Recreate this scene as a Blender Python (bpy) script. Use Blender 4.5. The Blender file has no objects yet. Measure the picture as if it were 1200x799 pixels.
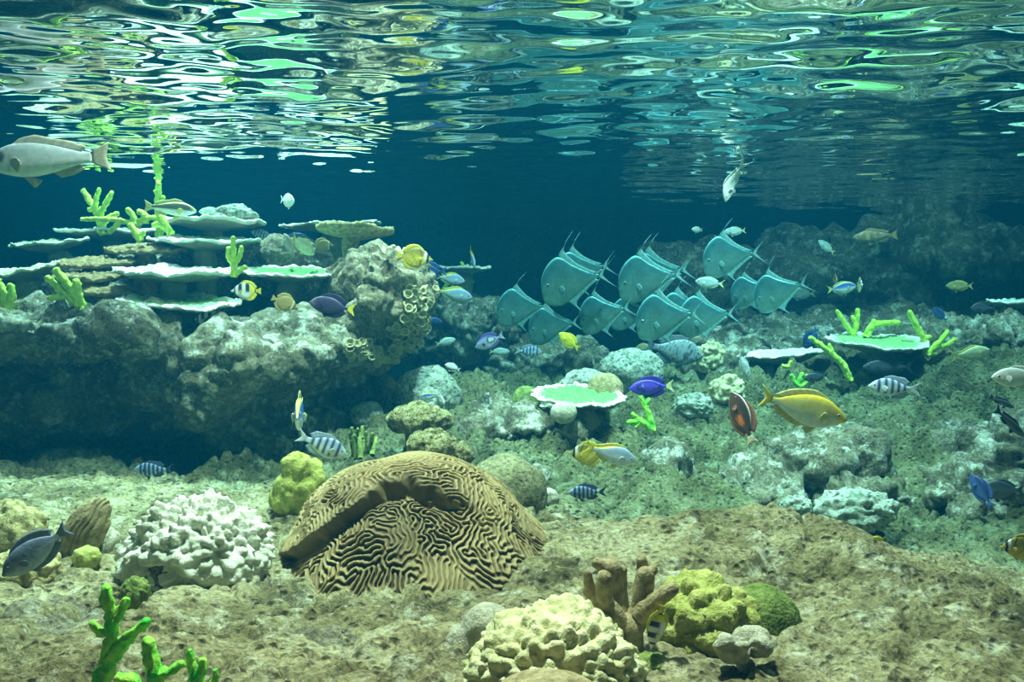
import bpy, bmesh, math, random
import numpy as np
from mathutils import Vector, Matrix, Euler
from mathutils.bvhtree import BVHTree

# ------------------------------------------------------------------ camera, world, lamps, exposure
SC = bpy.context.scene
COL = SC.collection
CZ = 0.80                       # height of the lens above the datum
FPX = 1000.0                    # focal length in pixels of the 1200 x 799 frame
PITCH = math.atan(64.5 / FPX)   # the lens looks slightly down
WATER_Z = CZ + 0.44             # still water level

cam_d = bpy.data.cameras.new('camera'); cam = bpy.data.objects.new('camera', cam_d); COL.objects.link(cam)
cam.location = (0, 0, CZ); cam.rotation_euler = (math.pi / 2 - PITCH, 0, 0)
cam_d.sensor_fit = 'HORIZONTAL'; cam_d.sensor_width = 36; cam_d.lens = 36 * FPX / 1200
cam_d.clip_start = 0.02; cam_d.clip_end = 60
SC.camera = cam

W = bpy.data.worlds.new('world'); SC.world = W; W.use_nodes = True
W.node_tree.nodes['Background'].inputs[0].default_value = (0.25, 0.55, 0.6, 1)
W.node_tree.nodes['Background'].inputs[1].default_value = 0.02

vs = SC.view_settings
vs.view_transform = 'Standard'; vs.look = 'None'; vs.gamma = 1.0; vs.use_curve_mapping = False
vs.exposure = 0.08
SC.display_settings.display_device = 'sRGB'
cy = SC.cycles
cy.max_bounces = 6; cy.diffuse_bounces = 2; cy.glossy_bounces = 3; cy.transmission_bounces = 2
cy.transparent_max_bounces = 12; cy.volume_bounces = 1; cy.blur_glossy = 0.5; cy.sample_clamp_indirect = 4.0
cy.use_denoising = True

def area_lamp(name, loc, size, power, color):
    d = bpy.data.lights.new(name, 'AREA'); d.shape = 'RECTANGLE'; d.size, d.size_y = size
    d.energy = power; d.color = color
    o = bpy.data.objects.new(name, d); COL.objects.link(o); o.location = loc
    return o
def spot_lamp(name, loc, target, power, angle, color, blend=0.6, radius=0.06):
    d = bpy.data.lights.new(name, 'SPOT'); d.energy = power; d.color = color
    d.spot_size = math.radians(angle); d.spot_blend = blend; d.shadow_soft_size = radius
    o = bpy.data.objects.new(name, d); COL.objects.link(o); o.location = loc
    o.rotation_euler = (Vector(target) - Vector(loc)).to_track_quat('-Z', 'Y').to_euler()
    return o
# the exhibit's lamps, all hung above the water
area_lamp('overhead_panel', (0.0, 3.2, CZ + 2.4), (5.0, 3.6), 105, (1.0, 0.98, 0.90))
spot_lamp('reef_spot', (-1.45, 3.75, CZ + 2.6), (-1.15, 3.0, CZ), 1150, 50, (0.96, 1.0, 0.93))
spot_lamp('front_spot', (-0.1, 1.85, CZ + 2.4), (-0.05, 1.65, CZ - 0.5), 1000, 76, (1.0, 0.87, 0.72))
spot_lamp('middle_spot', (0.45, 2.9, CZ + 2.6), (0.35, 3.3, CZ - 0.4), 640, 50, (0.93, 1.0, 0.95))
spot_lamp('slope_spot', (1.7, 2.7, CZ + 2.6), (1.5, 3.2, CZ - 0.4), 640, 54, (0.93, 1.0, 0.95))

# ------------------------------------------------------------------ helpers
rng = np.random.default_rng(7)
def P(px, py, d):
    """the point of the place at depth d (metres in front of the lens) that the photograph shows at px, py"""
    x = (px - 600) / FPX; v = -(py - 399.5) / FPX
    c, s = math.cos(PITCH), math.sin(PITCH)
    yy = c + v * s; zz = v * c - s
    k = d / yy
    return Vector((x * k, d, CZ + zz * k))

_perm = np.random.default_rng(11).permutation(256); _perm = np.concatenate([_perm, _perm, _perm])
_g = np.random.default_rng(5).normal(size=(256, 3)); _g /= np.linalg.norm(_g, axis=1)[:, None]
def perlin(Q, seed=0):
    Q = np.asarray(Q, float) + seed * 17.31
    I = np.floor(Q).astype(int); F = Q - I; I &= 255
    U = F * F * F * (F * (F * 6 - 15) + 10)
    out = 0
    for dx in (0, 1):
        wx = U[:, 0] if dx else 1 - U[:, 0]
        for dy in (0, 1):
            wy = U[:, 1] if dy else 1 - U[:, 1]
            for dz in (0, 1):
                wz = U[:, 2] if dz else 1 - U[:, 2]
                g = _g[_perm[_perm[_perm[I[:, 0] + dx] + I[:, 1] + dy] + I[:, 2] + dz]]
                out = out + wx * wy * wz * (g[:, 0] * (F[:, 0] - dx) + g[:, 1] * (F[:, 1] - dy) + g[:, 2] * (F[:, 2] - dz))
    return out * 1.6
def fbm(Q, oct=4, seed=0, ridged=False):
    out = 0; a = 1; t = 0
    Q = np.asarray(Q, float)
    for k in range(oct):
        n = perlin(Q, seed + k)
        out = out + a * ((1 - 2 * np.abs(n)) if ridged else n); t += a
        a *= 0.5; Q = Q * 2.03
    return out / t
def worley(Q, seed=0):
    """distances to the nearest and second nearest jittered cell point, and that cell's random number"""
    Q = np.asarray(Q, float) + seed * 5.77; I = np.floor(Q).astype(int)
    f1 = np.full(len(Q), 9.0); f2 = np.full(len(Q), 9.0); cid = np.zeros(len(Q))
    for dx in (-1, 0, 1):
        for dy in (-1, 0, 1):
            for dz in (-1, 0, 1):
                C = I + np.array([dx, dy, dz]); J = C & 255
                h = _perm[_perm[_perm[J[:, 0]] + J[:, 1]] + J[:, 2]]
                d = np.linalg.norm(C + 0.5 + 0.42 * _g[h] - Q, axis=1)
                n = d < f1
                f2 = np.where(n, f1, np.minimum(f2, d)); cid = np.where(n, h / 255.0, cid); f1 = np.where(n, d, f1)
    return f1, f2, cid
def sstep(a, b, x):
    t = np.clip((x - a) / (b - a), 0, 1); return t * t * (3 - 2 * t)
def catmull(ts, ys, t):
    ts = np.asarray(ts, float); ys = np.asarray(ys, float)
    m = np.gradient(ys, ts)
    i = np.clip(np.searchsorted(ts, t, side='right') - 1, 0, len(ts) - 2)
    h = ts[i + 1] - ts[i]; s = (t - ts[i]) / h
    return ((2*s**3 - 3*s**2 + 1) * ys[i] + (s**3 - 2*s**2 + s) * h * m[i] + (-2*s**3 + 3*s**2) * ys[i + 1] + (s**3 - s**2) * h * m[i + 1])

def mesh_data(name, V, F, mat=None, smooth=True, color=None):
    V = np.asarray(V, np.float32); F = np.asarray(F, np.int32)
    me = bpy.data.meshes.new(name)
    me.vertices.add(len(V)); me.vertices.foreach_set('co', V.ravel())
    k = F.shape[1]
    me.loops.add(F.size); me.loops.foreach_set('vertex_index', F.ravel())
    me.polygons.add(len(F)); me.polygons.foreach_set('loop_start', np.arange(0, F.size, k, dtype=np.int32))
    try: me.polygons.foreach_set('loop_total', np.full(len(F), k, np.int32))
    except Exception: pass
    me.update(calc_edges=True); me.validate()
    if smooth: me.polygons.foreach_set('use_smooth', np.ones(len(me.polygons), bool))
    if color is not None:
        a = me.color_attributes.new('Col', 'FLOAT_COLOR', 'POINT')
        c = np.ones((len(V), 4), np.float32); c[:, :3] = color
        a.data.foreach_set('color', c.ravel())
    if mat is not None: me.materials.append(mat)
    return me
def link(name, me, loc=(0, 0, 0), parent=None, rot=None):
    o = bpy.data.objects.new(name, me); COL.objects.link(o); o.location = loc
    if rot is not None: o.rotation_euler = rot
    if parent is not None: o.parent = parent
    return o
def build(name, V, F, mat, loc=(0, 0, 0), parent=None, smooth=True, color=None, rot=None):
    return link(name, mesh_data(name, V, F, mat, smooth, color), loc, parent, rot)
USED = set()
def tag(o, label=None, cat=None, group=None, kind=None):
    if label:
        assert label not in USED or group, label
        USED.add(label); o['label'] = label
    if cat: o['category'] = cat
    if group: o['group'] = group
    if kind: o['kind'] = kind
    return o
def empty(name, loc, label, cat, group=None):
    o = bpy.data.objects.new(name, None); COL.objects.link(o); o.location = loc; o.empty_display_size = 0.05
    return tag(o, label, cat, group)

def grid_faces(n, m, wrap=False):
    """quads of an n x m vertex grid (row-major); wrap joins the last column to the first"""
    i = np.arange(n - 1)[:, None]; j = np.arange(m if wrap else m - 1)[None, :]
    j2 = (j + 1) % m
    a = i * m + j; b = i * m + j2; c = (i + 1) * m + j2; d = (i + 1) * m + j
    return np.stack([a, b, c, d], -1).reshape(-1, 4)
_ico = {}
def ico(n):
    if n not in _ico:
        bm = bmesh.new(); bmesh.ops.create_icosphere(bm, subdivisions=n, radius=1)
        V = np.array([v.co[:] for v in bm.verts]); F = np.array([[v.index for v in f.verts] for f in bm.faces]); bm.free()
        V /= np.linalg.norm(V, axis=1)[:, None]
        _ico[n] = (V, F)
    return _ico[n]
def normals_of(V, F):
    N = np.zeros_like(V)
    a, b, c = V[F[:, 0]], V[F[:, 1]], V[F[:, -1]]
    fn = np.cross(b - a, c - a)
    for k in range(F.shape[1]): np.add.at(N, F[:, k], fn)
    return N / (np.linalg.norm(N, axis=1)[:, None] + 1e-12)
def remesh(parts, voxel):
    """parts: list of (V, F); one continuous skin round all of them"""
    Vs, Fs, k = [], [], 0
    for V, F in parts:
        Vs.append(V); Fs.extend((np.asarray(F) + k).tolist()); k += len(V)
    me = bpy.data.meshes.new('tmp'); me.from_pydata(np.concatenate(Vs).tolist(), [], Fs); me.update()
    o = bpy.data.objects.new('tmp', me); COL.objects.link(o)
    m = o.modifiers.new('r', 'REMESH'); m.mode = 'VOXEL'; m.voxel_size = voxel
    dg = bpy.context.evaluated_depsgraph_get(); dg.update()
    e = o.evaluated_get(dg).to_mesh()
    V = np.empty(len(e.vertices) * 3, np.float32); e.vertices.foreach_get('co', V)
    F = np.empty(len(e.loops), np.int32); e.loops.foreach_get('vertex_index', F)
    o.evaluated_get(dg).to_mesh_clear()
    bpy.data.objects.remove(o); bpy.data.meshes.remove(me)
    return V.reshape(-1, 3).astype(float), F.reshape(-1, 4)
def ellipsoid(c, r, rot=None, n=4):
    V, F = ico(n); V = V * np.asarray(r, float)
    if rot is not None: V = V @ np.array(Euler(rot).to_matrix()).T
    return V + np.asarray(c, float), F
def relax(V, F, it=2):
    for _ in range(it):
        S = np.zeros_like(V); C = np.zeros(len(V))
        k = F.shape[1]
        for a in range(k):
            b = (a + 1) % k
            np.add.at(S, F[:, a], V[F[:, b]]); np.add.at(C, F[:, a], 1)
            np.add.at(S, F[:, b], V[F[:, a]]); np.add.at(C, F[:, b], 1)
        V = 0.5 * V + 0.5 * S / C[:, None]
    return V
def tube(pts, rad, segs=10, step=0.012, rough=0.18, seed=0, rscale=60.0, nub=None):
    """round limb along a smooth path, knobbly skin, domed end"""
    pts = np.asarray(pts, float); rad = np.asarray(rad, float)
    L = np.concatenate([[0], np.cumsum(np.linalg.norm(np.diff(pts, axis=0), axis=1))])
    n = max(4, int(L[-1] / step))
    t = np.linspace(0, L[-1], n)
    C = np.stack([catmull(L, pts[:, k], t) for k in range(3)], 1); R = np.interp(t, L, rad)
    T = np.gradient(C, axis=0); T /= np.linalg.norm(T, axis=1)[:, None] + 1e-9
    # domed end
    k = np.array([0.35, 0.7, 0.92, 1.0]); re = R[-1]
    C = np.concatenate([C, C[-1] + np.outer(k * re, T[-1])]); R = np.concatenate([R, re * np.sqrt(np.maximum(1 - k**2, 0.0004))])
    T = np.concatenate([T, np.repeat(T[-1:], 4, 0)])
    up = np.array([0.3, 1, 0.2]); A = np.cross(T, up); A /= np.linalg.norm(A, axis=1)[:, None] + 1e-9; B = np.cross(T, A)
    ang = np.linspace(0, 2 * math.pi, segs, endpoint=False)
    D = A[:, None, :] * np.cos(ang)[None, :, None] + B[:, None, :] * np.sin(ang)[None, :, None]
    V0 = (C[:, None, :] + D * R[:, None, None]).reshape(-1, 3)
    h = perlin(V0 * rscale, seed) * rough
    if nub: h = h + nub[0] * (0.55 - worley(V0 * nub[1], seed)[0])
    V = (C[:, None, :] + D * (R[:, None] * (1 + h.reshape(len(C), segs)))[:, :, None]).reshape(-1, 3)
    return V, grid_faces(len(C), segs, True)
def knob_field(V, centres, R):
    """0..1 hemispherical bump height at each point from the nearest centre"""
    out = np.full(len(V), 9.0)
    for s in range(0, len(V), 4000):
        d = np.linalg.norm(V[s:s + 4000, None, :] - centres[None], axis=2)
        out[s:s + 4000] = (d / R).min(1)
    return np.sqrt(np.maximum(0, 1 - out**2)), out

# ------------------------------------------------------------------ materials
def nodes(name):
    m = bpy.data.materials.new(name); m.use_nodes = True
    nt = m.node_tree; b = nt.nodes['Principled BSDF']
    b.inputs['Roughness'].default_value = 0.85; b.inputs['Specular IOR Level'].default_value = 0.2
    return m, nt, b
def nd(nt, typ, **kw):
    n = nt.nodes.new(typ)
    for k, v in kw.items():
        if k in n.inputs: n.inputs[k].default_value = v
        else: setattr(n, k, v)
    return n
def ramp(nt, stops):
    r = nt.nodes.new('ShaderNodeValToRGB'); e = r.color_ramp.elements
    while len(e) < len(stops): e.new(0.5)
    for el, (p, c) in zip(e, stops): el.position = p; el.color = (*c, 1)
    return r
def mixrgb(nt, fac, a, b, mode='MIX'):
    m = nt.nodes.new('ShaderNodeMix'); m.data_type = 'RGBA'; m.blend_type = mode
    for sock, v in ((m.inputs[0], fac), (m.inputs[6], a), (m.inputs[7], b)):
        if hasattr(v, 'is_linked'): nt.links.new(v, sock)
        elif isinstance(v, (int, float)): sock.default_value = v
        else: sock.default_value = (*v, 1)
    return m.outputs[2]
def rock_material(name, stops, crust=None, crust_amt=0.5, scale=6.0, bump=0.5, pit=0.6, pitscale=26, fine=90.0, vertex=False, bdist=0.02):
    m, nt, b = nodes(name); L = nt.links.new
    tc = nt.nodes.new('ShaderNodeTexCoord'); co = tc.outputs['Object']
    n1 = nd(nt, 'ShaderNodeTexNoise', Scale=scale, Detail=8.0, Roughness=0.65, Distortion=0.4); L(co, n1.inputs['Vector'])
    r = ramp(nt, stops); L(n1.outputs['Fac'], r.inputs['Fac']); c = r.outputs['Color']
    n2 = nd(nt, 'ShaderNodeTexNoise', Scale=fine, Detail=6.0, Roughness=0.7); L(co, n2.inputs['Vector'])
    r2 = ramp(nt, [(0.34, (0.22, 0.22, 0.20)), (0.5, (0.85, 0.85, 0.85)), (0.62, (1.2, 1.2, 1.15)), (0.75, (1.7, 1.7, 1.6))]); L(n2.outputs['Fac'], r2.inputs['Fac'])
    c = mixrgb(nt, 0.85, c, r2.outputs['Color'], 'MULTIPLY')
    if crust:
        n3 = nd(nt, 'ShaderNodeTexNoise', Scale=scale * 3.2, Detail=9.0, Roughness=0.78); 
        mp = nt.nodes.new('ShaderNodeMapping'); mp.inputs['Location'].default_value = (3.1, 1.7, 5.2); L(co, mp.inputs['Vector']); L(mp.outputs[0], n3.inputs['Vector'])
        r3 = ramp(nt, [(0.60 - 0.12 * crust_amt, (0, 0, 0)), (0.70 - 0.08 * crust_amt, (1, 1, 1))]); L(n3.outputs['Fac'], r3.inputs['Fac'])
        c = mixrgb(nt, r3.outputs['Color'], c, crust)
    vo = nd(nt, 'ShaderNodeTexVoronoi', Scale=pitscale); vo.feature = 'F1'
    nw = nd(nt, 'ShaderNodeTexNoise', Scale=scale * 3, Detail=3.0); L(co, nw.inputs['Vector'])
    wv = mixrgb(nt, 0.022, co, nw.outputs['Color'], 'ADD'); L(wv, vo.inputs['Vector'])
    rp = ramp(nt, [(0.10, (0, 0, 0)), (0.42, (1, 1, 1))]); L(vo.outputs['Distance'], rp.inputs['Fac'])
    ad = nd(nt, 'ShaderNodeMath', operation='MULTIPLY_ADD'); L(rp.outputs['Color'], ad.inputs[0]); ad.inputs[1].default_value = pit; L(n2.outputs['Fac'], ad.inputs[2])
    bp = nd(nt, 'ShaderNodeBump', Strength=bump, Distance=bdist); L(ad.outputs[0], bp.inputs['Height'])
    rq = ramp(nt, [(0.08, (0.35, 0.33, 0.28)), (0.26, (1, 1, 1))]); L(vo.outputs['Distance'], rq.inputs['Fac']); c = mixrgb(nt, 0.8, c, rq.outputs['Color'], 'MULTIPLY')
    if vertex:
        a = nd(nt, 'ShaderNodeAttribute', attribute_name='Col'); c = mixrgb(nt, 1.0, c, a.outputs['Color'], 'MULTIPLY')
    L(c, b.inputs['Base Color']); L(bp.outputs['Normal'], b.inputs['Normal'])
    return m
def coral_material(name, lo, hi, scale=40.0, bump=0.4, fine=160.0, vertex=False, dist=0.006):
    m, nt, b = nodes(name); L = nt.links.new
    co = nt.nodes.new('ShaderNodeTexCoord').outputs['Object']
    n1 = nd(nt, 'ShaderNodeTexNoise', Scale=scale, Detail=5.0, Roughness=0.6); L(co, n1.inputs['Vector'])
    r = ramp(nt, [(0.35, lo), (0.65, hi)]); L(n1.outputs['Fac'], r.inputs['Fac'])
    c = r.outputs['Color']
    if vertex:
        a = nd(nt, 'ShaderNodeAttribute', attribute_name='Col')
        c = mixrgb(nt, 1.0, c, a.outputs['Color'], 'MULTIPLY')
    n2 = nd(nt, 'ShaderNodeTexNoise', Scale=fine, Detail=4.0, Roughness=0.6); L(co, n2.inputs['Vector'])
    bp = nd(nt, 'ShaderNodeBump', Strength=bump, Distance=dist); L(n2.outputs['Fac'], bp.inputs['Height'])
    L(c, b.inputs['Base Color']); L(bp.outputs['Normal'], b.inputs['Normal'])
    b.inputs['Roughness'].default_value = 0.75
    return m
M = {}
M['floor'] = rock_material('seabed_rock', [(0.30, (0.09, 0.08, 0.04)), (0.43, (0.27, 0.23, 0.12)), (0.56, (0.50, 0.44, 0.27)), (0.72, (0.64, 0.58, 0.42))], (0.74, 0.73, 0.60), 0.62, 5.0, 1.0, 0.9, 50, 110.0, vertex=True, bdist=0.012)
M['rock'] = rock_material('reef_rock_stone', [(0.3, (0.07, 0.07, 0.04)), (0.48, (0.22, 0.20, 0.12)), (0.65, (0.38, 0.35, 0.22))], (0.82, 0.84, 0.70), 0.75, 5.0, 0.9, 0.5, 24)
M['tanrock'] = rock_material('tan_reef_stone', [(0.3, (0.14, 0.12, 0.07)), (0.5, (0.36, 0.31, 0.19)), (0.68, (0.50, 0.45, 0.30))], (0.6, 0.57, 0.45), 0.4, 9.0, 0.9, 0.4, 40)
M['paleboulder'] = rock_material('pale_coral_stone', [(0.3, (0.22, 0.27, 0.20)), (0.5, (0.55, 0.60, 0.48)), (0.68, (0.80, 0.82, 0.70))], None, 0, 11.0, 0.9, 0.6, 45)
M['olivestone'] = rock_material('olive_boulder_stone', [(0.3, (0.13, 0.12, 0.05)), (0.5, (0.26, 0.23, 0.11)), (0.7, (0.38, 0.34, 0.19))], None, 0, 10.0, 0.6, 0.3, 60)
M['speckle'] = rock_material('speckled_tan_coral', [(0.32, (0.13, 0.10, 0.03)), (0.48, (0.42, 0.35, 0.13)), (0.62, (0.70, 0.62, 0.32))], None, 0, 34.0, 1.0, 0.9, 75, 150.0)
M['wall'] = rock_material('tank_wall', [(0.3, (0.05, 0.07, 0.07)), (0.6, (0.10, 0.14, 0.14))], (0.2, 0.24, 0.2), 0.2, 1.5, 0.6, 0.3, 6)
M['brain'] = coral_material('brain_coral_skin', (1, 1, 1), (1.0, 0.95, 0.85), 30, 0.25, 260, True, 0.004)
M['plate'] = coral_material('plate_coral_skin', (0.78, 0.80, 0.74), (1, 1, 1), 55, 0.7, 130, True, 0.008)
M['brownplate'] = coral_material('brown_plate_coral_skin', (0.20, 0.13, 0.05), (0.46, 0.33, 0.15), 50, 0.9, 110, False, 0.01)
M['lime'] = coral_material('lime_staghorn_skin', (0.45, 0.75, 0.05), (0.80, 0.98, 0.16), 60, 0.6, 200)
M['green'] = coral_material('green_staghorn_skin', (0.06, 0.60, 0.05), (0.55, 0.92, 0.10), 50, 0.6, 200)
M['yellowcoral'] = coral_material('yellow_lobed_skin', (0.32, 0.33, 0.05), (0.62, 0.60, 0.15), 60, 1.0, 180)
M['cream'] = coral_material('cream_knobbed_skin', (0.52, 0.48, 0.22), (0.76, 0.72, 0.42), 26, 0.7, 160)
M['white'] = coral_material('white_knobbed_skin', (0.56, 0.55, 0.40), (0.84, 0.82, 0.68), 26, 0.7, 160)
M['tan'] = coral_material('tan_branch_skin', (0.24, 0.18, 0.08), (0.48, 0.38, 0.20), 70, 0.9, 180)
M['tancup'] = coral_material('tan_cup_skin', (0.36, 0.30, 0.14), (0.78, 0.70, 0.42), 60, 0.5, 200)
M['moss'] = coral_material('moss_green_skin', (0.09, 0.14, 0.02), (0.28, 0.33, 0.08), 45, 0.9, 240)
M['ochre'] = coral_material('ochre_cauliflower_skin', (0.26, 0.28, 0.04), (0.58, 0.56, 0.18), 45, 0.8, 220)
M['grey'] = coral_material('grey_lumpy_skin', (0.34, 0.31, 0.20), (0.60, 0.56, 0.42), 60, 0.9, 200)
M['table'] = coral_material('table_coral_skin', (0.24, 0.19, 0.07), (0.60, 0.52, 0.24), 70, 0.9, 150)
def fish_material(name, rough, metal, spec=0.4):
    m, nt, b = nodes(name); L = nt.links.new
    a = nd(nt, 'ShaderNodeAttribute', attribute_name='Col')
    co = nt.nodes.new('ShaderNodeTexCoord').outputs['Object']
    n = nd(nt, 'ShaderNodeTexNoise', Scale=70.0, Detail=3.0); L(co, n.inputs['Vector'])
    r = ramp(nt, [(0.3, (0.78, 0.78, 0.78)), (0.7, (1.1, 1.1, 1.1))]); L(n.outputs['Fac'], r.inputs['Fac'])
    c = mixrgb(nt, 0.8, a.outputs['Color'], r.outputs['Color'], 'MULTIPLY')
    v = nd(nt, 'ShaderNodeTexVoronoi', Scale=240.0); L(co, v.inputs['Vector'])
    bp = nd(nt, 'ShaderNodeBump', Strength=0.12, Distance=0.002); L(v.outputs['Distance'], bp.inputs['Height'])
    L(c, b.inputs['Base Color']); L(bp.outputs['Normal'], b.inputs['Normal'])
    b.inputs['Roughness'].default_value = rough; b.inputs['Metallic'].default_value = metal; b.inputs['Specular IOR Level'].default_value = spec
    return m
M['fish'] = fish_material('fish_skin', 0.5, 0.0)
M['silver'] = fish_material('silver_fish_skin', 0.38, 0.35, 0.5)
M['fin'] = fish_material('fish_fin', 0.6, 0.0, 0.2)
M['eye'] = fish_material('fish_eye', 0.15, 0.0, 0.6)
def water_materials():
    m = bpy.data.materials.new('water_surface'); m.use_nodes = True; nt = m.node_tree; nt.nodes.clear()
    out = nt.nodes.new('ShaderNodeOutputMaterial'); fr = nd(nt, 'ShaderNodeFresnel', IOR=1.33)
    tr = nt.nodes.new('ShaderNodeBsdfTransparent'); gl = nd(nt, 'ShaderNodeBsdfGlossy', Roughness=0.0); mx = nt.nodes.new('ShaderNodeMixShader')
    gl.inputs['Color'].default_value = (0.98, 0.99, 0.99, 1)
    nt.links.new(fr.outputs[0], mx.inputs[0]); nt.links.new(tr.outputs[0], mx.inputs[1]); nt.links.new(gl.outputs[0], mx.inputs[2]); nt.links.new(mx.outputs[0], out.inputs['Surface'])
    M['water'] = m
    m = bpy.data.materials.new('water_body'); m.use_nodes = True; nt = m.node_tree; nt.nodes.clear()
    out = nt.nodes.new('ShaderNodeOutputMaterial')
    ab = nd(nt, 'ShaderNodeVolumeAbsorption', Density=0.30); ab.inputs['Color'].default_value = (0.10, 0.81, 0.85, 1)
    sc = nd(nt, 'ShaderNodeVolumeScatter', Density=0.026, Anisotropy=0.2); sc.inputs['Color'].default_value = (0.01, 0.50, 1.0, 1)
    ad = nt.nodes.new('ShaderNodeAddShader')
    nt.links.new(ab.outputs[0], ad.inputs[0]); nt.links.new(sc.outputs[0], ad.inputs[1]); nt.links.new(ad.outputs[0], out.inputs['Volume'])
    M['waterbody'] = m
water_materials()

# ------------------------------------------------------------------ the setting: seabed, tank walls, water
CTRL = [(0,799,1.15),(300,799,1.15),(600,799,1.12),(900,799,1.2),(1200,799,1.2),
 (0,700,1.5),(300,700,1.5),(600,705,1.5),(900,700,1.5),(1200,730,1.4),
 (0,640,1.85),(200,660,1.75),(650,640,1.75),(900,620,1.75),(1050,650,1.65),
 (650,605,2.1),(800,612,1.95),(900,601,1.92),(1000,632,1.85),(1100,658,1.75),(1195,690,1.6),
 (0,572,2.4),(150,566,2.5),(300,560,2.6),(420,575,2.4),
 (700,590,2.5),(850,585,2.55),(950,590,2.7),(1100,625,2.5),(1200,640,2.4),
 (750,520,2.95),(850,520,3.0),(950,530,2.9),(1050,500,3.0),(1150,520,2.8),(1250,540,2.7),
 (700,475,3.4),(850,450,3.6),(1000,450,3.5),(1120,428,3.5),(1200,440,3.2),
 (900,405,4.2),(1000,410,4.0),(1100,392,4.2),(1220,385,4.2),
 (560,540,2.7),(600,495,3.1),(540,455,3.6),(450,475,3.3),(610,448,3.8),(700,440,3.9),(780,430,4.0)]
pts = [tuple(P(*c)) for c in CTRL]
pts += [(x, 0.5, CZ - 0.60) for x in (-1.5, -0.5, 0.5, 1.5)]
pts += [(x, 2.22, CZ - 0.70 - 0.03 * x) for x in (0.45, 0.75, 1.05, 1.35)]          # the gully behind the front ledge
pts += [(x, y, CZ - 0.62) for x in (-2.6, -1.6, -0.9) for y in (3.2, 4.2)]
pts += [(x, y, CZ - 0.75) for x in (-3.5, -1.5, 0.0, 0.6) for y in (5.0, 6.4)] + [(2.5, 5.2, CZ - 0.3), (2.5, 6.5, CZ - 0.3), (4.5, 6.4, CZ - 0.3), (4.5, 3.0, CZ - 0.2), (-4.5, 3.0, CZ - 0.6), (-4.5, 6, CZ - .7), (3.2, 1.2, CZ - .5), (-3.2, 1.2, CZ - .6)]
pts = np.array(pts)
def _tps(r2): return 0.5 * r2 * np.log(r2 + 1e-12)
def _fit(p):
    n = len(p); A = np.zeros((n + 3, n + 3))
    r2 = ((p[:, None, :2] - p[None, :, :2])**2).sum(-1)
    A[:n, :n] = _tps(r2) + 2e-3 * np.eye(n)
    A[:n, n] = 1; A[:n, n + 1:] = p[:, :2]; A[n, :n] = 1; A[n + 1:, :n] = p[:, :2].T
    return np.linalg.solve(A, np.concatenate([p[:, 2], [0, 0, 0]]))
_w = _fit(pts)
def ground(x, y):
    x = np.asarray(x, float).ravel(); y = np.asarray(y, float).ravel(); z = np.empty(len(x))
    for s in range(0, len(x), 20000):
        X = np.stack([x[s:s + 20000], y[s:s + 20000]], 1)
        r2 = ((X[:, None] - pts[None, :, :2])**2).sum(-1)
        z[s:s + 20000] = _tps(r2) @ _w[:-3] + _w[-3] + X @ _w[-2:]
    q = np.stack([x, y, np.zeros_like(x)], 1)
    far = sstep(2.1, 2.7, y + 0.25 * np.minimum(x, 0))
    z += 0.030 * fbm(q * 2.6, 3, 1) * (1 + 1.3 * far)
    w = q + 0.06 * np.stack([perlin(q * 5, 31), perlin(q * 5, 32), 0 * x], 1)
    z += (0.017 + 0.035 * far) * (fbm(w * np.array([5.5, 6.5, 1]), 4, 4, True) - 0.35)
    st = np.stack([0.8 * x + 0.6 * y, (-0.6 * x + 0.8 * y) * 2.6, 0 * x], 1)
    z += (0.010 + 0.006 * far) * (fbm(st * 8, 2, 9, True) - 0.3)
    cr = np.abs(perlin(w * np.array([2.2, 4.5, 1]), 21)); z -= 0.032 * (1 - sstep(0.0, 0.06, cr)) * sstep(-0.1, 0.2, perlin(q * 1.7, 22))
    f1, f2, ci = worley(w * np.array([4.2, 5.0, 1]) + np.array([0, 0, .5]), 3); g1, g2, cj = worley(w * np.array([11, 13, 1]) + np.array([0, 0, .5]), 5)
    z += far * (0.10 * (0.5 - f1) + 0.05 * (ci - 0.5) * sstep(0, .2, f2 - f1) + 0.028 * (0.5 - g1)) + (1 - far) * (0.010 * (0.5 - f1) + 0.006 * (0.5 - g1))
    z -= (0.012 + 0.030 * far) * (1 - sstep(0.0, 0.10, f2 - f1)) * sstep(-0.2, 0.2, perlin(q * 2.3, 23)) + far * 0.016 * (1 - sstep(0, 0.14, g2 - g1))
    tq = 3.5 * fbm(w * np.array([2.4, 3.4, 1]), 3, 27) + 10; fr = tq - np.floor(tq); z += (0.016 + 0.012 * far) * (np.floor(tq) + sstep(0.0, 0.16, fr) - tq)
    z += 0.008 * fbm(q * 26, 3, 14)
    pit = perlin(q * np.array([26, 34, 1]), 41); z -= 0.018 * sstep(0.36, 0.58, pit)
    return z
NU, NV = 560, 590
ext_ = np.array([1.06, 1.12, 1.2, 1.3, 1.42, 1.56, 1.75, 2.0, 2.3, 2.7]); uu = np.concatenate([-ext_[::-1], np.linspace(-1.02, 1.02, NU), ext_]); NU = len(uu); yy = 0.42 * (6.75 / 0.42) ** np.linspace(0, 1, NV)
Y, U = np.meshgrid(yy, uu, indexing='ij'); X = U * (0.34 + 0.66 * Y); X = np.where(np.abs(X) > 4.6, np.sign(X) * (4.6 + 0.02 * (np.abs(X) - 4.6)), X)
Zg = ground(X, Y)
FV = np.stack([X.ravel(), Y.ravel(), Zg], 1); FF = grid_faces(NV, NU)
zone = sstep(2.05, 2.45, FV[:, 1] + 0.25 * np.minimum(FV[:, 0], 0) + 0.12 * perlin(FV * 3, 88))[:, None]
fcol = np.array([1.0, 0.96, 0.80]) * (1 - zone) + np.array([0.40, 0.46, 0.33]) * zone          # tan stone in front, mossy olive stone on the slope
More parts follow.
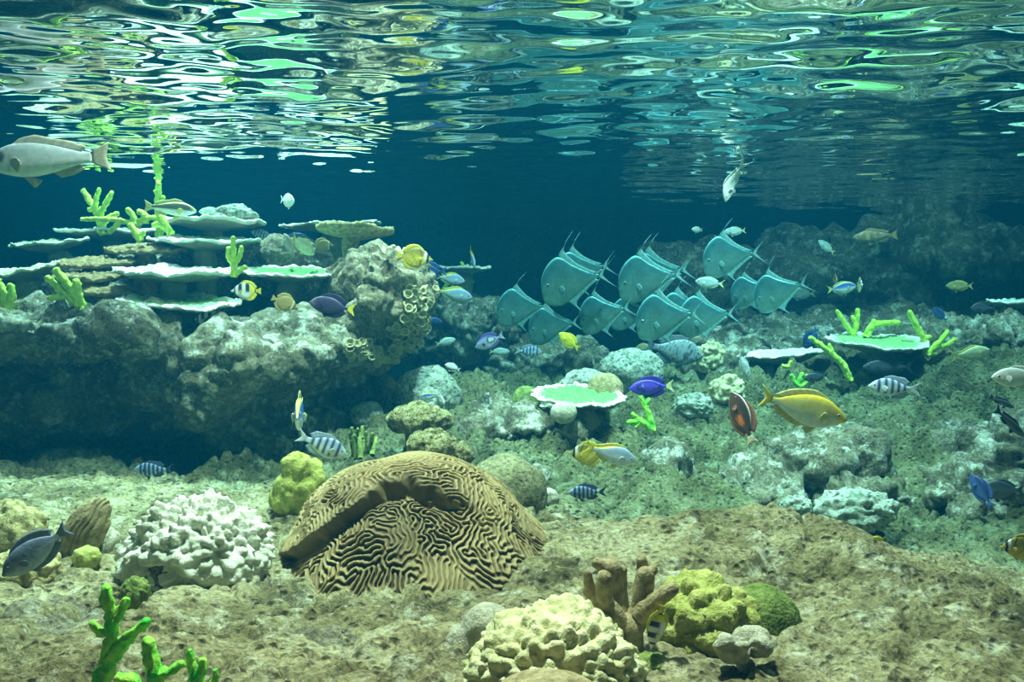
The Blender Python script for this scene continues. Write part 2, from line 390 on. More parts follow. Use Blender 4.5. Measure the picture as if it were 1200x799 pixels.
floor = build('floor', FV, FF, M['floor'], color=fcol); tag(floor, 'uneven tan and olive rock seabed with ledges, cracks and pits', kind='structure')
BV = [BVHTree.FromPolygons(FV.tolist(), FF.tolist())]
CAMV = Vector((0, 0, CZ))
def register(V, F, loc=(0, 0, 0)):
    BV.append(BVHTree.FromPolygons((np.asarray(V) + np.asarray(loc)).tolist(), np.asarray(F).tolist()))
def cast(o, d, far=20):
    best = None
    for b in BV:
        h = b.ray_cast(o, d, far)
        if h[0] is not None and (best is None or h[3] < best[3]): best = h
    return best
def hit(px, py):
    """where the line of sight through that pixel first meets rock"""
    d = (P(px, py, 1.0) - CAMV).normalized()
    h = cast(CAMV, d)
    return (h[0], h[1]) if h else (P(px, py, 3.5), Vector((0, 0, 1)))
def down(p, default=0.12):
    h = cast(Vector(p) + Vector((0, 0, -0.004)), Vector((0, 0, -1)), 1.5)
    return h[0] if h else Vector(p) - Vector((0, 0, default))

def wall(name, label, fn, n, m):
    a, b = np.meshgrid(np.linspace(0, 1, n), np.linspace(0, 1, m), indexing='ij')
    V = fn(a.ravel(), b.ravel()); N = normals_of(V, grid_faces(n, m))
    V = V + N * (0.10 * fbm(V * 1.6, 4, 3) + 0.03 * fbm(V * 7, 3, 5, True))[:, None]
    o = build(name, V, grid_faces(n, m), M['wall']); return tag(o, label, kind='structure')
zt, zb = WATER_Z + 0.25, CZ - 1.2
wall('wall_back', 'dark blue rock wall at the far end of the tank', lambda a, b: np.stack([-4.8 + 9.6 * a, 6.6 + 0 * a, zb + (zt - zb) * b], 1), 220, 50)
wall('wall_left', 'dark rock side wall of the tank behind the tiered reef', lambda a, b: np.stack([-4.6 + 0 * a, 6.7 - 5.7 * a, zb + (zt - zb) * b], 1), 130, 50)
wall('wall_right', 'dark rock side wall of the tank beside the slope', lambda a, b: np.stack([4.4 + 0 * a, 1.0 + 5.7 * a, zb + (zt - zb) * b], 1), 130, 50)

# water surface seen from below: real ripples, mirror-like beyond the critical angle
def ripples(x, y):
    q = np.stack([x, y, 0 * x], 1)
    w = q + 0.10 * np.stack([perlin(q * 1.3, 61), perlin(q * 1.3, 62), 0 * x], 1)
    calm = 1 - 0.30 * sstep(2.6, 4.6, y)
    z = 0.0085 * perlin(w * np.array([3.0, 3.4, 1]), 51) + 0.0056 * perlin(w * np.array([6.5, 7.5, 1]), 52) * (0.6 + 0.9 * np.abs(perlin(q * 0.9, 55)))
    z += 0.0019 * perlin(w * np.array([13, 17, 1]), 53)
    z += 0.0012 * np.sin(2 * math.pi * (w[:, 1] * 4.5 + 0.9 * w[:, 0]))
    return z * calm
uu = np.linspace(-1.02, 1.02, 380); yy = 0.7 * (6.7 / 0.7) ** np.linspace(0, 1, 560)
Y, U = np.meshgrid(yy, uu, indexing='ij'); X = np.clip(U * (0.7 + 0.72 * Y), -4.8, 4.8)
WV = np.stack([X.ravel(), Y.ravel(), WATER_Z + ripples(X.ravel(), Y.ravel())], 1)
ws = build('water_surface', WV, grid_faces(560, 380), M['water']); tag(ws, 'rippling underside of the water surface mirroring the reef', kind='structure')
# the body of water itself, with its colour and haze
bx = np.array([[x, y, z] for x in (-5.2, 5.2) for y in (-1.5, 7.2) for z in (CZ - 1.6, WATER_Z + 0.06)])
bf = np.array([[0, 1, 3, 2], [4, 6, 7, 5], [0, 4, 5, 1], [2, 3, 7, 6], [0, 2, 6, 4], [1, 5, 7, 3]])
wb = build('water_body', bx, bf, M['waterbody'], smooth=False); tag(wb, 'clear blue-green aquarium water filling the tank', kind='structure')

# ------------------------------------------------------------------ rock masses
def rock(name, label, blobs, mat, voxel=0.014, amp=0.05, fine=0.014, seed=0, cat='rock', group=None, pitty=0.012, scale=3.2):
    parts = [ellipsoid(P(px, py, d), r, (0, 0, rz), 4) for (px, py, d, r, rz) in blobs]
    V, F = remesh(parts, voxel); V = relax(V, F, 4); N = normals_of(V, F)
    w = V + 0.05 * np.stack([perlin(V * 5, 31), perlin(V * 5, 32), perlin(V * 5, 33)], 1)
    V = V + N * (amp * fbm(w * scale, 4, seed) + fine * 1.6 * (fbm(w * scale * 2.6, 4, seed + 5, True) - 0.3))[:, None]
    f1, f2, ci = worley(w * scale * 1.5, seed); g1, g2, cj = worley(w * scale * 4.0, seed + 2)
    V = V + N * (amp * 1.1 * (0.45 - f1) + amp * 0.5 * (ci - 0.5) + amp * 0.42 * (0.45 - g1) - amp * 0.25 * (1 - sstep(0, 0.12, f2 - f1)))[:, None]
    V = relax(V, F, 1); N = normals_of(V, F)
    V = V + N * (fine * 0.8 * fbm(V * scale * 8, 3, seed + 9) - pitty * sstep(0.38, 0.6, perlin(V * scale * 6, seed + 12)))[:, None]
    c = V.mean(0); c[2] = V[:, 2].min()
    register(V, F)
    o = build(name, V - c, F, mat, c); return tag(o, label, cat, group)
rock('reef_rock', 'huge overhanging brown rock carrying the tiered plate corals', [
    (60, 385, 2.95, (.30, .28, .11), 0), (165, 392, 2.92, (.22, .26, .11), 0), (-70, 388, 2.95, (.35, .3, .12), 0), (100, 460, 3.22, (.62, .34, .24), 0), (190, 440, 3.1, (.2, .26, .16), 0),
    (300, 425, 3.0, (.31, .34, .165), 0), (255, 455, 2.95, (.17, .24, .13), 0), (325, 495, 3.25, (.30, .36, .24), 0), (-80, 470, 3.3, (.55, .5, .3), 0),
    (200, 340, 3.7, (.58, .34, .19), 0), (140, 545, 3.55, (.75, .42, .16), 0),
    (330, 320, 3.6, (.22, .25, .14), 0), (385, 410, 3.2, (.17, .3, .17), 0)],
    M['rock'], 0.013, 0.07, 0.02, 3)
rock('reef_outcrop', 'tall tan craggy outcrop at the open end of the big rock', [
    (452, 345, 3.15, (.155, .26, .17), 0), (430, 395, 3.2, (.16, .26, .16), 0), (470, 330, 3.2, (.10, .2, .12), 0), (425, 338, 3.3, (.12, .2, .1), 0), (415, 470, 3.4, (.10, .22, .26), 0)],
    M['tanrock'], 0.008, 0.05, 0.024, 8)
rock('far_ledge', 'long dim rock ledge along the far end below the water surface', [
    (830, 335, 5.3, (.5, .4, .27), 0), (960, 330, 5.2, (.6, .5, .22), 0), (1090, 310, 5.1, (.6, .5, .3), 0), (1010, 292, 5.4, (.7, .4, .12), 0), (900, 390, 5.2, (.8, .5, .15), 0), (1080, 390, 5.0, (.7, .5, .2), 0)],
    M['rock'], 0.028, 0.12, 0.035, 13, scale=2.0)
for args in [
    ('low_boulder', 'low dim boulder behind the cup corals with fish above it', [(555, 385, 4.3, (.22, .2, .16), 0), (520, 400, 4.4, (.2, .2, .14), 0)], M['rock'], 15),
    ('low_boulder', 'round shaded boulder under the hovering silver shoal', [(600, 425, 4.4, (.3, .25, .12), 0), (660, 425, 4.3, (.25, .2, .1), 0)], M['rock'], 16),
    ('low_boulder', 'broad dark boulder behind the speckled grey fish', [(860, 425, 4.1, (.3, .3, .13), 0), (930, 400, 4.4, (.34, .3, .14), 0)], M['rock'], 17),
    ('low_boulder', 'mossy boulder behind the double plate coral on the slope', [(1040, 390, 4.35, (.25, .2, .12), 0), (960, 392, 4.5, (.2, .2, .1), 0)], M['rock'], 18),
    ('low_boulder', 'long brown hump of rock above the pale yellow fish', [(1120, 408, 4.0, (.34, .3, .13), 0), (1200, 405, 3.8, (.3, .3, .15), 0)], M['rock'], 19),
    ('ledge_rock', 'flat shelf of rock with a dark hollow under the middle plate coral', [(590, 500, 3.05, (.2, .22, .07), 0), (660, 495, 3.1, (.17, .2, .06), 0)], M['rock'], 20),
    ('gully_rock', 'sloping grey rock beside the raccoon-masked fish', [(600, 576, 2.75, (.18, .22, .08), 0), (560, 546, 2.9, (.2, .2, .08), 0)], M['rock'], 22),
    ('slope_rock', 'pale craggy rock on the slope under the yellow rabbitfish', [(890, 576, 2.72, (.14, .16, .09), 0), (960, 536, 2.85, (.2, .2, .10), 0)], M['rock'], 24),
    ('slope_rock', 'square-edged rock on the slope beside the blue yellowtail fish', [(775, 556, 2.85, (.13, .14, .09), 0.4)], M['rock'], 25),
    ('slope_rock', 'rough dark rock at the edge of the slope under dim fish', [(1150, 576, 2.7, (.24, .22, .12), 0), (1210, 546, 2.7, (.2, .2, .16), 0)], M['rock'], 26),
    ('slope_rock', 'crusted rock lump below the banded fish on the slope', [(1010, 576, 2.75, (.18, .2, .09), 0), (1060, 516, 3.05, (.2, .2, .08), 0)], M['rock'], 27)]:
    rock(args[0], args[1], args[2], args[3], 0.011, 0.075, 0.022, args[4], scale=4.2)
rock('slab_rock', 'flat tan slab with a dark crack below the white knobbed heap', [(262, 700, 1.62, (.085, .09, .035), 0.2), (318, 708, 1.60, (.09, .08, .030), 0.0)], M['tanrock'], 0.006, 0.03, 0.010, 51, scale=7)
rock('slab_rock', 'long brown slab stretching under the brain coral at the front', [(380, 752, 1.38, (.11, .09, .028), 0.1), (440, 735, 1.45, (.10, .08, .026), 0.0)], M['tanrock'], 0.006, 0.03, 0.010, 52, scale=7)
rock('slab_rock', 'brown broken slab at the near corner behind the green coral', [(50, 748, 1.42, (.12, .10, .045), 0.1), (-30, 760, 1.42, (.1, .1, .06), 0.0)], M['tanrock'], 0.006, 0.04, 0.012, 53, scale=6)
rock('slab_rock', 'knobbly brown stone between the slabs behind the green coral', [(200, 738, 1.48, (.06, .06, .04), 0.0), (170, 722, 1.55, (.06, .06, .04), 0.0)], M['tanrock'], 0.006, 0.03, 0.012, 54, scale=8)

# ------------------------------------------------------------------ brain coral
def labyrinth(n, wave, steps=60, seed=3):
    k = 2 * math.pi * np.fft.fftfreq(n); kx, ky = np.meshgrid(k, k[:n // 2 + 1] if False else 2 * math.pi * np.fft.rfftfreq(n), indexing='ij')
    k0 = 2 * math.pi / wave; Lk = 0.55 - (1 - (kx**2 + ky**2) / k0**2)**2
    u = np.random.default_rng(seed).normal(size=(n, n)) * 0.3; dt = 0.7
    den = 1 - dt * Lk; den = np.where(den < 0.2, 0.2, den)
    for _ in range(steps):
        u = np.fft.irfft2(np.fft.rfft2(u - dt * u**3) / den, (n, n)); u = np.clip(u, -1.6, 1.6)
    return u / np.abs(u).max()
def brain_coral():
    n = 600
    pat = labyrinth(n, 7.7)
    a = np.linspace(-1, 1, n); A, B = np.meshgrid(a, a, indexing='ij'); A = A.ravel(); B = B.ravel()
    r = np.sqrt(A * A + B * B); phi = np.arctan2(B, A); th = r * math.radians(104)
    base = hit(480, 694)[0]
    c = np.array([P(482, 640, 1.80).x, 1.80, CZ - 0.575])
    flare = 1 + 0.22 * sstep(math.radians(66), math.radians(104), th) * (1 + 0.7 * np.cos(phi + 0.6))
    x = 0.252 * np.sin(np.minimum(th, 1.62)) * np.cos(phi) * flare; y = 0.25 * np.sin(np.minimum(th, 1.62)) * np.sin(phi) * flare
    z = 0.208 * np.sign(np.cos(th)) * np.abs(np.cos(th))**0.8
    x = np.where(x < 0, x * 0.98, x * 1.02)
    V = np.stack([x, y, z], 1); F = grid_faces(n, n)
    F = F[(r[F] <= 1).all(1)]
    N = np.stack([x / 0.26**2, y / 0.25**2, np.maximum(z, 0) / 0.235**2], 1); N /= np.linalg.norm(N, axis=1)[:, None] + 1e-9
    V += N * (0.016 * fbm(V * 6, 2, 71))[:, None]
    # the deep fold: the crown overhangs the front lobe along an arch
    zc = catmull([-0.30, -0.24, -0.17, -0.10, -0.03, 0.0, 0.05, 0.10, 0.15, 0.2], [-0.03, 0.035, 0.10, 0.155, 0.205, 0.212, 0.198, 0.175, 0.15, 0.14], np.clip(x, -0.30, 0.2))
    zc = zc * 0.86; s = zc - z + 0.006 * perlin(V * 40, 77)
    on = (sstep(-0.30, -0.24, x) * (1 - sstep(0.06, 0.16, x))) * (1 - sstep(-0.03, 0.03, y))
    st_ = sstep(-0.007, 0.007, s); inn = (st_ * 0.034 * np.exp(-np.maximum(s, 0) / 0.030) - (1 - st_) * 0.012 * np.exp(np.minimum(s, 0) / 0.040)) * on
    V -= N * inn[:, None]
    wi = (A + 1) / 2 * (n - 1) + 3.2 * perlin(np.stack([A * 22, B * 22, 0 * A], 1), 81) + 1.2 * perlin(np.stack([A * 48, B * 48, 0 * A], 1), 83); wj = (B + 1) / 2 * (n - 1) + 3.2 * perlin(np.stack([A * 22, B * 22, 0 * A], 1), 82) + 1.2 * perlin(np.stack([A * 48, B * 48, 0 * A], 1), 84)
    i0 = np.floor(wi).astype(int); j0 = np.floor(wj).astype(int); fi = wi - i0; fj = wj - j0
    at_ = lambda i, j: pat[i % n, j % n]
    p = at_(i0, j0) * (1 - fi) * (1 - fj) + at_(i0 + 1, j0) * fi * (1 - fj) + at_(i0, j0 + 1) * (1 - fi) * fj + at_(i0 + 1, j0 + 1) * fi * fj
    ridge = sstep(-0.35, 0.45, p); flat = np.exp(-(s / 0.009)**2) * on; ridge = ridge * (1 - flat) + 0.35 * flat
    fade = 1 - sstep(math.radians(84), math.radians(98), th) * 0.9
    fade = fade * (0.40 + 0.60 * sstep(-0.35, 0.1, perlin(V * 9, 78)))
    V += N * ((ridge - 0.6) * 0.0075 * fade)[:, None]
    tan = np.array([0.44, 0.33, 0.15]); dark = np.array([0.11, 0.08, 0.035])
    k = (1 - (1 - ridge) * (0.25 + 0.75 * fade))[:, None]
    col = dark * (1 - k) + tan * k
    patch = (0.82 + 0.35 * perlin(V * 7, 79))[:, None]; col = col * patch
    used = np.unique(F); remap = -np.ones(len(V), int); remap[used] = np.arange(len(used))
    V, F, col = V[used], remap[F], col[used]
    register(V[:], F, c)
    o = build('brain_coral', V, F, M['brain'], c, color=col)
    tag(o, 'large brown domed brain coral with winding grooves and a deep fold', 'coral')
brain_coral()

# ------------------------------------------------------------------ rounded and knobbed corals
def blob(name, label, box, mat, n=5, fb=(0.10, 3.0), knobs=None, seed=0, d=None, depth=1.0, cat='coral', cone=0.0, sink=0.12, reg=False, fine=(0, 1), tilt=0, group=None):
    x0, y0, x1, y1 = box; xc = (x0 + x1) / 2
    if d is None:
        h = hit(xc, y1)[0]; w = (x1 - x0) / 2 * h.y / FPX
        d = h.y + 0.75 * w * depth
    k = d / FPX
    rx = (x1 - x0) / 2 * k; rz = (y1 - y0) / 2 * k * (1 + sink); ry = rx * depth
    c = np.array(P(xc, (y0 + y1) / 2, d)); c[2] -= (y1 - y0) / 2 * k * sink
    V, F = ico(n); S = V; V = V * np.array([rx, ry, rz]); R = (rx + rz) / 2
    N = S / np.array([rx, ry, rz]); N /= np.linalg.norm(N, axis=1)[:, None]
    if cone:
        t = np.clip((S[:, 2] + 1) / 2, 0, 1); V[:, :2] *= (1.15 - cone * t**1.5)[:, None]
    V = V + N * (fb[0] * R * fbm(S * fb[1] / 2 + seed * 3.3, 3, seed))[:, None]
    if knobs:
        cnt, size, amp = knobs
        g = np.random.default_rng(seed + 100); i = g.permutation(len(S))
        cs = []
        for j in i:                                     # spread the knobs evenly
            if all(np.sum((S[j] - q)**2) > (1.25 * size)**2 for q in cs): cs.append(S[j])
            if len(cs) >= cnt: break
        cs = np.array(cs); sz = size * g.uniform(0.75, 1.35, len(cs))
        kf, kd = knob_field(S + 0.35 * size * np.stack([perlin(S / size, 1), perlin(S / size, 2), perlin(S / size, 3)], 1), cs, sz)
        V = V + N * (amp * R * (0.75 * kf + 0.5 * np.maximum(0, 1 - kd)) * (0.75 + 0.5 * perlin(S * 2.5, seed + 7)))[:, None]
    if fine[0]: V = V + N * (fine[0] * R * perlin(S * fine[1], seed + 50))[:, None]
    if tilt: V = V @ np.array(Euler((0, tilt, 0)).to_matrix()).T
    base = c.copy(); base[2] = c[2] + V[:, 2].min()
    if reg: register(V, F, c)
    o = build(name, V + (c - base), F, mat, base)
    return tag(o, label, cat, group)
def lobes(name, label, items, d, mat, voxel=0.006, bump=(0.004, 60), seed=0, cat='coral', reg=False, spread=0.5):
    """several swellings grown into one lump; items are (px, py, radius px, depth offset)"""
    parts = [ellipsoid(P(px, py, d + dd), (r * d / FPX,) * 3, None, 3) if np.isscalar(r) else ellipsoid(P(px, py, d + dd), np.array(r) * d / FPX, None, 3) for (px, py, r, dd) in items]
    V, F = remesh(parts, voxel); V = relax(V, F, 2); N = normals_of(V, F)
    V = V + N * (bump[0] * (fbm(V * bump[1], 3, seed) + 0.5 * perlin(V * bump[1] * 0.35, seed + 4)))[:, None]
    c = V.mean(0); c[2] = V[:, 2].min()
    if reg: register(V, F)
    return tag(build(name, V - c, F, mat, c), label, cat)

blob('knobbed_coral', 'conical white knobbed coral heap between the folded and brain corals', (148, 586, 318, 678), M['white'], 6, (0.30, 4.0), (420, 0.095, 0.16), 2, depth=0.75, cone=0.62, fine=(0.02, 26))
blob('knobbed_coral', 'creamy yellow knobbed coral cut off by the bottom edge', (548, 716, 748, 850), M['cream'], 6, (0.20, 4.0), (420, 0.10, 0.14), 5, d=1.16, depth=0.8, fine=(0.02, 24))
blob('smooth_coral', 'smooth brown coral dome at the bottom edge before the cream knobs', (570, 786, 712, 860), M['tan'], 5, (0.05, 3), None, 6, d=1.02, depth=0.7)
lobes('double_lump_coral', 'pale speckled double-lobed coral lump beside the cream knobbed coral', [(572, 736, 31, 0), (548, 758, 28, .0), (560, 785, 36, .01), (535, 775, 20, 0.02)], 1.27, M['grey'], 0.005, (0.004, 50), 3)
blob('cauliflower_coral', 'olive-yellow cauliflower coral beside the antler coral', (768, 682, 884, 772), M['ochre'], 6, (0.14, 3.0), (60, 0.25, 0.24), 8, d=1.33, depth=0.9, fine=(0.05, 22), sink=0.2)
blob('moss_coral', 'round moss-green coral ball behind the small lumpy coral', (846, 684, 940, 786), M['moss'], 6, (0.06, 2.6), None, 9, d=1.42, depth=0.9, fine=(0.035, 40), sink=0.05)
lobes('lumpy_coral', 'small pale lumpy coral in front of the moss-green ball', [(880, 748, (25, 16, 17), .02), (894, 757, 13, 0), (850, 752, 11, -.01), (853, 766, 13, 0), (868, 768, 12, -.01), (872, 757, 7, -.025), (884, 752, 7, -.02), (842, 758, 8, -.01), (870, 788, (18, 16, 20), 0.02)], 1.20, M['grey'], 0.0045, (0.003, 70), 4)
blob('tuft_coral', 'small dark green tufted coral at the foot of the antler coral', (738, 764, 786, 802), M['moss'], 5, (0.1, 3), (60, 0.2, 0.1), 11, d=1.2, depth=0.9, fine=(0.05, 22))
lobes('lobed_coral', 'bright yellow-green lobed coral behind the brain coral', [(347, 546, 18, 0), (365, 551, 14, .02), (342, 572, 22, 0), (362, 572, 20, .01), (335, 585, 20, .0), (355, 588, 22, .02), (372, 562, 10, .0)], 2.12, M['yellowcoral'], 0.005, (0.010, 42), 5)
# folded, net-like and crumbly corals at the near end of the seabed
def folded(name, label, box, d, seed, mat, folds=9, lean=0.5):
    x0, y0, x1, y1 = box; k = d / FPX
    S, F = ico(6); V = S * np.array([(x1 - x0) / 2 * k, (x1 - x0) / 2 * k * 0.7, (y1 - y0) / 2 * k * 1.1]); R = (x1 - x0) / 2 * k
    ang = S[:, 0] * folds * 1.3 + 2.0 * perlin(S * 1.5, seed)
    N = S.copy(); V = V + N * (0.14 * R * np.abs(np.sin(ang)) + 0.10 * R * fbm(S * 2.2, 3, seed) + 0.02 * R * perlin(S * 22, seed))[:, None]
    V[:, 0] += lean * (V[:, 2])
    c = np.array(P((x0 + x1) / 2, (y0 + y1) / 2, d)); b = c.copy(); b[2] += V[:, 2].min()
    return tag(build(name, V + c - b, F, mat, b), label, 'coral')
folded('folded_coral', 'tan pleated coral leaning beside the blurred grey fish', (72, 588, 122, 662), 1.75, 3, M['tan'])
folded('folded_coral', 'low grey pleated coral stub behind the pleated tan coral', (100, 622, 140, 666), 1.80, 5, M['grey'], 6, 0.2)
blob('crumbly_coral', 'yellowish crumbly coral at the picture edge behind the grey fish', (-20, 590, 50, 660), M['table'], 5, (0.25, 4), (70, 0.2, 0.12), 14, d=1.8, depth=0.8)
blob('crumbly_coral', 'low yellow-brown crumbly coral mound beneath the blurred grey fish', (-10, 640, 70, 690), M['table'], 5, (0.25, 4), (60, 0.2, 0.1), 15, d=1.6, depth=0.8)
blob('net_coral', 'small dark netted coral knob below the white knobbed heap', (140, 676, 175, 712), M['moss'], 5, (0.1, 3), (60, 0.18, 0.12), 16, depth=0.9)
blob('net_coral', 'small yellow-green netted coral under the pleated coral', (85, 640, 118, 664), M['ochre'], 4, (0.1, 3), (40, 0.2, 0.12), 17, d=1.66, depth=0.9)
blob('stone_block', 'small brown stone leaning under the white knobbed heap', (172, 655, 212, 690), M['tanrock'], 5, (0.3, 2.6), None, 18, depth=0.8, cat='stone', fine=(0.05, 12))
# boulders of the middle ground
blob('olive_boulder', 'smooth olive boulder behind the shoulder of the brain coral', (545, 532, 642, 622), M['olivestone'], 5, (0.10, 2.6), None, 21, d=2.3, depth=0.9, cat='rock', fine=(0.012, 30), reg=True)
blob('shell', 'small pale pointed shell beside the olive boulder', (630, 572, 656, 592), M['grey'], 4, (0.15, 3), None, 22, depth=0.7, cat='shell', tilt=0.5)
rock('mushroom_coral', 'upper tan flat-topped mushroom coral behind the brain coral', [(486, 491, 2.62, (.088, .085, .046), 0), (498, 490, 2.66, (.085, .07, .035), .3), (490, 520, 2.64, (.04, .04, .09), 0), (520, 494, 2.66, (.03, .04, .03), 0)], M['speckle'], 0.005, 0.012, 0.009, 31, 'coral', scale=9, pitty=0.006)
rock('mushroom_coral', 'lower tan flat-topped mushroom coral just above the brain coral', [(508, 526, 2.38, (.07, .075, .05), 0), (530, 532, 2.40, (.055, .06, .036), .3), (510, 560, 2.40, (.04, .045, .08), 0)], M['speckle'], 0.005, 0.012, 0.009, 32, 'coral', scale=9, pitty=0.006)
blob('pale_boulder', 'pale green-white craggy coral boulder left of the grey-white fish', (464, 428, 536, 486), M['paleboulder'], 5, (0.22, 3), (90, 0.2, 0.05), 23, d=3.2, depth=0.9, cone=0.25, reg=True, fine=(0.03, 18))
blob('round_boulder', 'mottled round boulder tucked under the dark outcrop', (426, 438, 470, 492), M['olivestone'], 5, (0.12, 2.6), None, 24, d=3.35, depth=0.9, cat='rock', fine=(0.03, 14))
blob('round_boulder', 'low teal rock before the mottled round boulder', (410, 470, 450, 500), M['paleboulder'], 5, (0.2, 2.6), None, 25, d=3.1, depth=0.9, cat='rock', fine=(0.03, 14))
blob('pale_boulder', 'pale craggy boulder rising behind the middle plate coral', (656, 433, 716, 474), M['paleboulder'], 5, (0.22, 3), (70, 0.2, 0.06), 26, d=3.25, depth=0.8)
blob('tan_boulder', 'tan boulder resting on the middle plate coral', (688, 436, 730, 476), M['tan'], 5, (0.14, 3), None, 27, d=3.1, depth=0.8, cat='rock', fine=(0.03, 16))
blob('ball_coral', 'olive ball coral at the end of the middle plate coral', (600, 452, 634, 482), M['moss'], 5, (0.06, 3), (110, 0.13, 0.05), 28, d=3.2, depth=0.9)
blob('ball_coral', 'smooth grey-green ball coral under the middle plate coral', (645, 470, 676, 494), M['grey'], 5, (0.05, 3), None, 29, d=2.86, depth=0.9)
blob('pale_boulder', 'largest pale speckled boulder above the blue yellowtail fish', (703, 409, 776, 458), M['paleboulder'], 5, (0.2, 3), (100, 0.18, 0.06), 30, d=3.55, depth=0.8, fine=(0.03, 18))
blob('round_boulder', 'small dark round boulder behind the largest pale boulder', (744, 402, 764, 418), M['olivestone'], 4, (0.1, 3), None, 33, d=3.8, depth=0.9, cat='rock')
blob('crusted_coral', 'pale crusted coral patch on the slope below the speckled grey fish', (790, 462, 836, 488), M['paleboulder'], 5, (0.3, 4), (90, 0.17, 0.12), 34, depth=0.6)
blob('crusted_coral', 'tan crusted coral clump left of the brown orange-spotted fish', (832, 440, 872, 474), M['tancup'], 5, (0.3, 4), (90, 0.17, 0.14), 35, depth=0.6)
blob('crusted_coral', 'dim tan coral clump right of the speckled grey fish', (815, 402, 850, 434), M['tancup'], 5, (0.3, 4), (80, 0.18, 0.14), 36, depth=0.6)
blob('crusted_coral', 'white crusted coral lump at the foot of the slope', (915, 582, 952, 604), M['paleboulder'], 5, (0.3, 4), (80, 0.18, 0.12), 37, depth=0.7, d=2.45)
blob('crusted_coral', 'pale blue-white crusted ridge beyond the front ledge', (955, 575, 1050, 615), M['paleboulder'], 5, (0.35, 5), (120, 0.15, 0.10), 38, depth=0.6, d=2.45)
blob('reef_stone', 'upright pinkish-brown slab beside the pale yellow-green fish', (300, 278, 360, 322), M['tanrock'], 5, (0.3, 2.5), None, 39, d=3.42, depth=0.7, cat='rock', fine=(0.04, 14), tilt=0.35)
blob('reef_stone', 'craggy grey stone on top of the highest plate coral', (248, 240, 300, 262), M['paleboulder'], 5, (0.3, 3), None, 40, d=3.5, depth=0.7, cat='rock', fine=(0.05, 14))
blob('reef_stone', 'small tan stone at the end of the green-topped reef plate', (396, 316, 412, 334), M['tan'], 4, (0.2, 3), None, 41, d=3.05, depth=0.8, cat='rock')
blob('reef_stone', 'shaded round stone under the lowest white reef plate', (188, 362, 226, 392), M['olivestone'], 5, (0.12, 3), None, 42, d=3.15, depth=0.8, cat='rock')

# ------------------------------------------------------------------ plate and table corals
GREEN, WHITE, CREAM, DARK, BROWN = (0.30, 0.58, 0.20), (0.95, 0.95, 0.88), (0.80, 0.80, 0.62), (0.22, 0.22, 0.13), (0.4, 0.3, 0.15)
def plate(name, label, px, py, d, w, tilt=4, roll=0, ratio=0.75, thick=0.010, core=0.035, top=GREEN, rim=WHITE, under=DARK, mat='plate', seed=0, ruffle=0.09, stemx=0, stemr=0.035, group=None, rimw=0.25, dish=0.05):
    k = d / FPX; c = P(px, py, d); rx = w / 2 * k; ry = rx * ratio
    na, nr = 128, 26
    ang = np.linspace(0, 2 * math.pi, na, endpoint=False); e = np.stack([np.cos(ang), np.sin(ang), 0 * ang], 1)
    out = 1 + ruffle * fbm(e * 1.6 + seed * 7.7, 3, seed) * 1.3 + 0.05 * perlin(e * 7, seed + 3) + 0.03 * perlin(e * 16, seed + 4)
    rr = np.linspace(0.0, 1, nr)**0.8; rr[0] = 0.01
    def sheet(top_side):
        r = rr[:, None] * out[None, :]
        x = r * np.cos(ang) * rx; y = r * np.sin(ang) * ry
        q = np.stack([x.ravel(), y.ravel(), 0 * x.ravel()], 1)
        z = dish * rx * (rr[:, None]**2) + 0.10 * rx * fbm(q * (2.2 / rx), 3, seed).reshape(nr, na) * rr[:, None]
        if top_side: z = z + 0.006 * perlin(q * 90, seed).reshape(nr, na) + 0.007 * perlin(q * 38, seed + 1).reshape(nr, na)
        else: z = z - thick * (0.6 + 0.4 * np.sqrt(np.maximum(0, 1 - rr[:, None]**8))) - core * (1 - rr[:, None])**1.3
        return np.stack([x.ravel(), y.ravel(), z.ravel()], 1)
    T, Bm = sheet(True), sheet(False)
    V = np.concatenate([T, Bm[::-1].reshape(nr, na, 3)[:, ::-1].reshape(-1, 3)])
    V[nr * na:] = Bm.reshape(nr, na, 3)[::-1].reshape(-1, 3)
    F = grid_faces(2 * nr, na, True)
    rk = np.repeat(rr, na); n3 = 0.10 * perlin(T * 60, seed)
    m = sstep(1 - rimw - 0.08, 1 - rimw + 0.08, rk + n3)[:, None]
    ct = np.array(top) * (1 - m) + np.array(rim) * m
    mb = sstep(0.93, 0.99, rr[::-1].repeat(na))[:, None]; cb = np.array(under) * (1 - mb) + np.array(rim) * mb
    col = np.concatenate([ct, cb])
    root = empty(name, down(c + Vector((stemx * k, 0.02, -core)), 0.1), label, 'coral', group)
    R = np.array(Euler((math.radians(tilt), math.radians(roll), 0)).to_matrix())
    V = V @ R.T
    o = build('plate', V, F, M[mat], c - root.location, root, color=col)
    # stalk down to the rock
    a = np.array(c) + np.array([stemx * k * 0.6, 0.0, -core * 0.5 - stemr * 1.3]); b = np.array(root.location) - np.array([0, 0, 0.02])
    b[2] = min(b[2], a[2] - 0.03)
    V2, F2 = tube([b, (a + b) / 2 + np.array([0, 0, 0]), a], [stemr * 1.15, stemr, stemr * 1.25], 14, 0.012, 0.2, seed, 25)
    build('stalk', V2 - np.array(root.location), F2, M['brownplate' if mat == 'brownplate' else 'plate' if mat == 'plate' else mat], (0, 0, 0), root, color=np.tile(np.array(under) * 1.3, (len(V2), 1)))
    return root
g = 'plate corals tiered on the big rock'
plate('plate_coral', 'cream plate coral at the upper open-water edge of the tiered reef', 58, 285, 3.5, 90, 8, -4, seed=1, top=(0.6, .62, .4), rim=CREAM, group=g, stemx=20)
plate('plate_coral', 'white plate coral under the tall branching lime coral', 131, 272, 3.7, 126, 4, 0, seed=2, top=(0.5, .62, .35), group=g)
